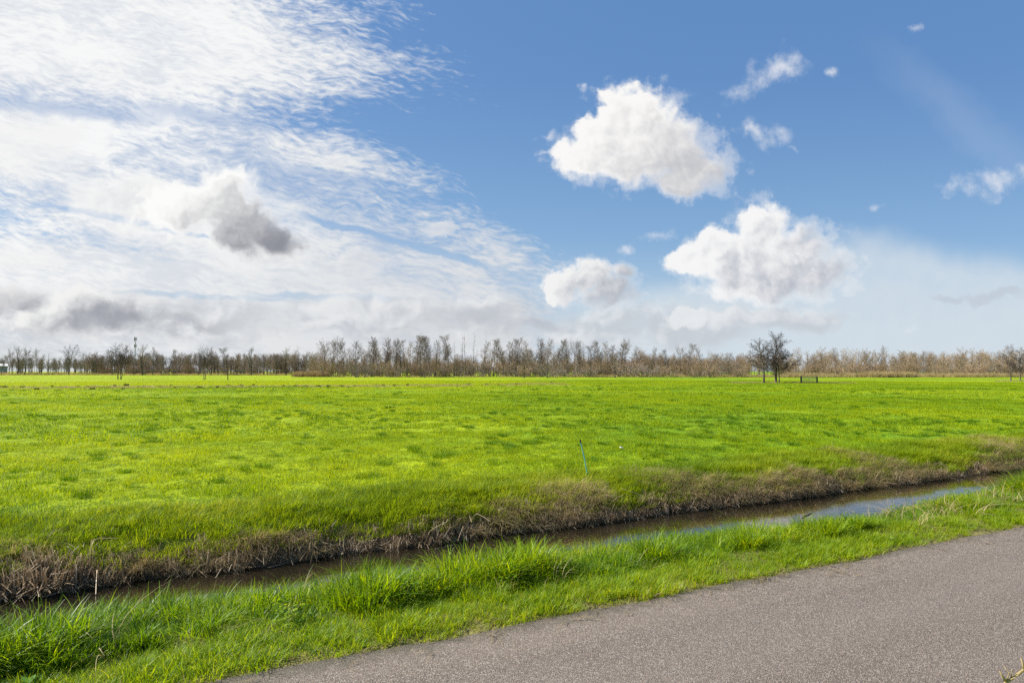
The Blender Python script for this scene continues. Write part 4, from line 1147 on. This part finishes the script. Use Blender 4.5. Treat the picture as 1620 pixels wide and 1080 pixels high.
s.tube([(-W_ / 2 + 0.15, -0.03, 0.18), (W_ / 2 - 0.15, -0.03, 0.82)], [0.018, 0.018], 6)
s.tube([(0, 0.03, 0.15), (0, 0.03, 0.85)], [0.018, 0.018], 6)
gp = s.build('gate_panel', M['galv'], g)
s = Shape()
for zz in (0.30, 0.72):
    s.box((-W_ / 2 + 0.11, 0, zz), (0.09, 0.05, 0.04))
s.build('hinge', M['post_wood'], gp)

# ---- telephone mast behind the left wood
D = 420.0
x, y = at(213.5, D); z = gz(x, y)
top = (PIX_H - 532) / FPX * D + EYE - z
ms = tag(empty('antenna_mast', (x, y, z)), 'thin grey antenna mast rising above the bare wood at left', 'mast')
s = Shape(); s.tube([(0, 0, -0.5), (0, 0, top * 0.6), (0, 0, top - 0.6)], [0.26, 0.22, 0.16], 12); s.build('pole', M['mast'], ms)
s = Shape()
for k in range(16):
    zz = top * 0.25 + k * top * 0.035
    s.box((0.30, 0, zz), (0.2, 0.05, 0.05))
s.tube([(0.42, 0, top * 0.2), (0.42, 0, top * 0.85)], [0.05, 0.05], 6)
s.build('ladder', M['mast'], ms)
for zz, hh, rr in ((top - 1.6, 2.5, 0.72), (top - 5.9, 1.9, 0.62)):
    for k in range(3):
        a = k * 2.094 + 0.4
        s = Shape(); s.box((rr * math.cos(a), rr * math.sin(a), zz), (0.28, 0.5, hh), a, 0.04)
        s.build('antenna_panel', M['antenna'], ms)
    s = Shape(); s.tube([(0, 0, zz - 0.25), (0, 0, zz + 0.25)], [rr - 0.14, rr - 0.14], 12); s.build('collar', M['mast'], ms)

# ---- farm shed at the left edge
D = 372.0
x1, y1 = at(11.5, D); zb = gz(x1, y1)
zt = lambda py: (PIX_H - py) / FPX * D + EYE - zb
L_, Wd = 26.0, 12.0
rs_ = R(36)
ba = tag(empty('farm_shed', (x1 - L_ / 2 * math.cos(rs_) - Wd / 2 * math.sin(rs_), y1 - L_ / 2 * math.sin(rs_) + Wd / 2 * math.cos(rs_), zb), rs_), 'low grey farm shed with pale roof behind trees at the left edge', 'shed')
he, hr = zt(578.5), zt(575.4)
s = Shape(); bm = s.bm
for sx in (0,):
    prof = [(-Wd / 2, -0.3), (Wd / 2, -0.3), (Wd / 2, he), (0, hr - 0.12), (-Wd / 2, he)]
    a = [bm.verts.new((-L_ / 2, p[0], p[1])) for p in prof]; b = [bm.verts.new((L_ / 2, p[0], p[1])) for p in prof]
    bm.faces.new(a); bm.faces.new(b[::-1])
    for k in range(5):
        bm.faces.new((a[k], a[(k + 1) % 5], b[(k + 1) % 5], b[k]))
s.build('wall', M['barn'], ba)
s = Shape(); bm = s.bm
for sg in (-1, 1):
    q4 = [(-L_ / 2 - .4, sg * (Wd / 2 + .5), he - .22), (L_ / 2 + .4, sg * (Wd / 2 + .5), he - .22), (L_ / 2 + .4, 0, hr + 0.02), (-L_ / 2 - .4, 0, hr + 0.02)]
    lo = [bm.verts.new(Vector(p)) for p in q4]; hi = [bm.verts.new(Vector(p) + Vector((0, 0, .16))) for p in q4]
    bm.faces.new(lo); bm.faces.new(hi[::-1])
    for k in range(4):
        bm.faces.new((lo[k], lo[(k + 1) % 4], hi[(k + 1) % 4], hi[k]))
s.build('roof', M['roof'], ba)
for sx in (-6, 4):
    s = Shape(); s.box((sx, -Wd / 2 - 0.04, 1.4), (3.2, 0.08, 2.8), 0, 0.02); s.build('door', M['barn_dark'], ba)
s = Shape(); s.box((9.2, -Wd / 2 - 0.04, 2.0), (5.0, 0.08, 0.5), 0, 0.02); s.build('window', M['roof'], ba)

# ---- marker cane in the pasture
D = row_dist(753, gz(*at(929, 11.5)))
x, y = at(929, D); z = gz(x, y)
mk = tag(empty('marker_cane', (x, y, z)), 'thin teal marker cane leaning in the grass beyond the ditch', 'cane')
hz = (753 - 694) / FPX * D
s = Shape(); s.tube([(0.008, 0, -0.05), (-0.055, 0, hz * 0.5), (-0.118, 0, hz - 0.06)], [0.0085, 0.0085, 0.008], 8); s.build('shaft', M['cane'], mk)
s = Shape(); s.tube([(-0.118, 0, hz - 0.062), (-0.127, 0, hz - 0.01), (-0.1285, 0, hz)], [0.011, 0.011, 0.005], 8); s.build('cap', M['cane_tip'], mk)

# ---- white scrap in the grass
D = row_dist(712.5, -0.13); x, y = at(982, D)
s = Shape()
for k in range(5):
    r_ = random.Random(k)
    s.box((r_.uniform(-.025, .025), r_.uniform(-.02, .02), 0.05 + r_.uniform(0, .025)), (0.05, 0.035, 0.010), r_.uniform(0, 3), 0.004)
ob = s.build('scrap', M['scrap']); ob.location = (x, y, gz(x, y) + 0.02)
tag(ob, 'small crumpled white scrap lying in the pasture right of the marker cane', 'litter')

# ---- rush tussocks along the old ditch line across the field
tus = [clump_mesh('rush_tussock', blades(rs=700 + i, n=240, spread=0.45, hlo=0.25, hhi=0.62, wlo=0.02, whi=0.035, bend=(0.1, 0.7), seg=3), None) for i in range(4)]
M['rush'] = foliage_mat("rushes", [(0.0, (0.05, 0.065, 0.012)), (0.5, (0.10, 0.12, 0.02)), (1.0, (0.21, 0.18, 0.06))], trans=0.2, tinted=False)
for me in tus:
    me.materials.clear(); me.materials.append(M['rush'])
def tussock(px, py, sx, sz, label, group=None):
    D = row_dist(py, -0.13); x, y = at(px, D)
    ob = link('rush_tussock', tus[trng.randrange(4)])
    ob.location = (x, y, gz(x, y) - 0.03); ob.rotation_euler = (0, 0, trng.uniform(0, 6.28)); ob.scale = (sx * 0.44, sx * 0.44, sz * 0.62)
    tag(ob, label, 'tussock', group)
tl = 'dark rush tussock on the faint ditch line across the far field'
for px, py, sx in ((8, 612.6, 1.6), (38, 612.2, 1.3), (60, 616, 1.0), (84, 611.5, .8), (125, 611.5, .9), (148, 615.5, 1.2), (183, 610.6, .8), (196, 615, .8), (272, 609.5, .9), (278, 613.5, .6), (317, 613.2, 1.3), (345, 613.2, .9), (362, 609.8, 1.1), (383, 609.6, 1.2), (402, 609.5, .8),
                   (449, 611.5, .9), (468, 611.6, 1.0), (484, 611.5, 1.2), (505, 611.8, 1.5), (520, 611.8, 1.0), (541, 611.6, 1.1), (563, 611.0, 1.2), (607, 610.4, .9), (624, 610.5, .8), (645, 609.8, .8), (723, 609.2, .8), (742, 608.6, 1.3), (770, 609.0, 1.0), (789, 609.2, .8), (819, 608.6, 1.2), (872, 604.3, .9), (966, 608, .8)):
    tussock(px, py, sx, 0.9 * trng.uniform(0.7, 1.1), tl, 'tussocks on the far ditch line')
tussock(201, 609.8, 1.5, 1.3, 'largest dark tussock on the far ditch line, just right of the coppiced tree')
for px, py, sx, lb in ((1243, 605.5, .7, 'low tan tussock between the alder pair and the field gate, the smaller one'), (1254, 605.5, 1.1, 'rounded tan tussock between the alder pair and the field gate, the larger one')):
    tussock(px, py, sx, .8, lb)
X, Y = [], []
for i in range(420):
    px = trng.uniform(-20, 900); py = np.interp(px, [0, 400, 800, 900], [613.2, 611.2, 609.0, 607.5]) + trng.gauss(0, 0.8)
    D = row_dist(py, -0.13); a, b = at(px, D); X.append(a); Y.append(b)
for i in range(160):
    px = trng.uniform(1150, 1350); D = row_dist(605.6 + trng.gauss(0, .25), -0.13); a, b = at(px, D); X.append(a); Y.append(b)
for i in range(50):
    px = trng.uniform(1575, 1640); D = row_dist(602.6 + trng.gauss(0, .25), -0.13); a, b = at(px, D); X.append(a); Y.append(b)
X, Y = np.array(X), np.array(Y); u, v = xy2uv(X, Y)
sw = [clump_mesh('field_straw', blades(rs=720 + i, n=60, spread=0.55, hlo=0.08, hhi=0.22, wlo=0.02, whi=0.035, bend=(0.3, 1.2), seg=2), M['straw']) for i in range(2)]
rot = np.stack([X * 0, X * 0, rng.uniform(0, 6.28, len(X))], -1)
SC = rng.uniform(0.5, 1.1, len(X))
ob = scatter('ditch_line_straw', sw, np.stack([X, Y, ground_z(u, v)], -1), rot, np.stack([SC * 1.3, SC * 1.3, SC], -1), rng.integers(0, 2, len(X)), rng.uniform(0, .8, len(X)))
tag(ob, 'thin tan dry grass marking an old ditch line in the field', 'dry grass', kind='stuff')

# ---- broad-leaved docks in the verge
def dock(seed, n, L0, L1):
    r = random.Random(seed); V_, F_, T, RN = [], [], [], []
    for i in range(n):
        a = i * 2.4 + r.uniform(-.3, .3); L = r.uniform(L0, L1); wd = L * r.uniform(.2, .28); el = r.uniform(0.35, 1.0)
        f = Vector((math.cos(a), math.sin(a), 0)); sd_ = Vector((-math.sin(a), math.cos(a), 0)); rn = r.random()
        p = f * 0.02; b = len(V_)
        N_ = 7
        for k in range(N_ + 1):
            t = k / N_
            e = el - 1.5 * t
            p = p + (f * math.cos(e) + UPV * math.sin(e)) * (L / N_)
            wk = wd * (0.18 if t < .2 else math.sin(math.pi * min(1, (t - .1) / .92)) ** .7) + .002
            wv = math.sin(k * 2.1 + i) * .008
            V_ += [tuple(p - sd_ * wk + UPV * (wk * .35 + wv)), tuple(p), tuple(p + sd_ * wk + UPV * (wk * .35 - wv))]; T += [t] * 3; RN += [rn] * 3
            if k:
                q0, q1 = b + (k - 1) * 3, b + k * 3
                F_ += [(q0, q0 + 1, q1 + 1, q1), (q0 + 1, q0 + 2, q1 + 2, q1 + 1)]
    me = np_mesh('dock_plant', V_, [np.array(F_)], {'t': T, 'rnd': RN}, smooth=True); me.materials.append(M['dock'])
    return me
for seed, px, D, sc, lb in ((1, 14, 3.75, 1.1, 'broad-leaved green dock plant at the lower left corner, lower one'), (2, 12, 4.15, 1.0, 'broad-leaved green dock plant at the left edge above another'), (3, 62, 3.62, .8, 'small grey-green dock rosette right of the two docks at lower left'),
                            (4, 268, 4.55, .62, 'little round-leaved plant in the verge left of centre'), (5, 640, 5.05, .7, 'leafy green plant at the top of the verge before the bright water')):
    x, y = at(px, D)
    ob = link('dock_plant', dock(seed, 11, .13, .24)); ob.location = (x, y, gz(x, y) + 0.01); ob.scale = (sc * 0.6,) * 3
    tag(ob, lb, 'plant')

# ---- dry bent reeds on the near bank and floating stalks
def reed_tuft(px, D, H, seed, n, lb, up=0.0):
    x, y = at(px, D)
    d_ = blades(rs=seed, n=n, spread=0.05, hlo=H * .5, hhi=H, wlo=0.006, whi=0.012, bend=(0.1, 0.9), seg=6, kink=0.5, droop=0.5)
    me = np_mesh('dry_reed', d_[0], [d_[1]], {'t': d_[2], 'rnd': d_[3] * 0.45 + 0.4}); me.materials.append(M['straw'])
    ob = link('dry_reed', me); ob.location = (x, y, gz(x, y) + up)
    tag(ob, lb, 'reeds')
reed_tuft(1222, 7.9, 0.50, 801, 8, 'pale dry reed tuft bending left over the water from the near bank')
reed_tuft(1400, 9.3, 0.30, 802, 7, 'short pale dry reeds on the near bank before the bright water')
reed_tuft(1448, 9.6, 0.42, 803, 9, 'straw-coloured dry reeds standing in the verge near the right edge')
reed_tuft(690, 5.4, 0.24, 804, 4, 'few thin dry stalks at the top of the near bank')
M['wet_stalk'] = plain("wet_stalk", (0.22, 0.16, 0.10), 0.5, vary=0.4, scale=20)
def floating(px0, py0, px1, py1, rad, lb, name='floating_stick', lift=0.012):
    pts = []
    for px, py in ((px0, py0), ((px0 + px1) / 2, (py0 + py1) / 2 - .6), (px1, py1)):
        D = (EYE - WATER_Z) * FPX / (py - PIX_H); x, y = at(px, D); pts.append(Vector((x, y, WATER_Z + lift)))
    c = pts[1].copy()
    s = Shape(); s.tube([p - c for p in pts], [rad, rad, rad * .7], 6)
    ob = s.build(name, M['wet_stalk']); ob.location = c
    tag(ob, lb, 'stick')
floating(78, 940, 130, 928, 0.007, 'long pale stalk floating by the reed stubble at left')
floating(690, 866, 722, 859, 0.006, 'thin tan stalk floating near the far bank at mid-ditch')
floating(1264, 816, 1282, 808, 0.010, 'dark stick floating on the bright water at right')
floating(428, 895, 470, 886, 0.006, 'reddish stalk floating against the leaning reeds left of centre')

# ---- withered weed at the lower right corner
D = 2.35
def wp(px, py, d_=D):
    x = (px - 810) / FPX * d_
    zc = (540 - py) / FPX
    return Vector((x, d_, EYE + d_ * (math.sin(PITCH) + zc * math.cos(PITCH)) / (math.cos(PITCH) - zc * math.sin(PITCH))))
foot = Vector((1.78, 2.20, 0.0)); foot.z = gz(foot.x, foot.y)
we = tag(empty('withered_weed', foot), 'withered tan weed stalk with side shoots at the lower right corner', 'weed')
s = Shape()
def stalk(pts, r0, r1):
    n = len(pts)
    s.tube([p - foot for p in pts], [r0 + (r1 - r0) * k / (n - 1) for k in range(n)], 7)
a0, a1, a2, a3 = wp(1562, 1120), wp(1576, 1078), wp(1604, 1058), wp(1634, 1048, 2.3)
stalk([foot, foot.lerp(a0, .55) + Vector((.015, 0, 0)), a0, a1, wp(1590, 1069), a2, a3], 0.0075, 0.0042)
s.build('stem', M['stalk'], we, True)
for pts, r0 in (([a1, wp(1570, 1068), wp(1566, 1061)], .005), ([a1, wp(1581, 1064), wp(1573, 1052)], .0025), ([a2, wp(1603, 1050), wp(1600, 1040)], .005), ([a2, wp(1607, 1049), wp(1608, 1042)], .004),
                ([a1, wp(1584, 1070), wp(1585, 1057)], .003), ([wp(1612, 1055, 2.33), wp(1622, 1060, 2.3), wp(1634, 1066, 2.28)], .003), ([wp(1600, 1120), wp(1610, 1085), wp(1612, 1074)], .004)):
    s = Shape(); n = len(pts); s.tube([p - foot for p in pts], [r0 * (1 - .7 * k / (n - 1)) for k in range(n)], 6); s.build('shoot', M['stalk'], we, True)
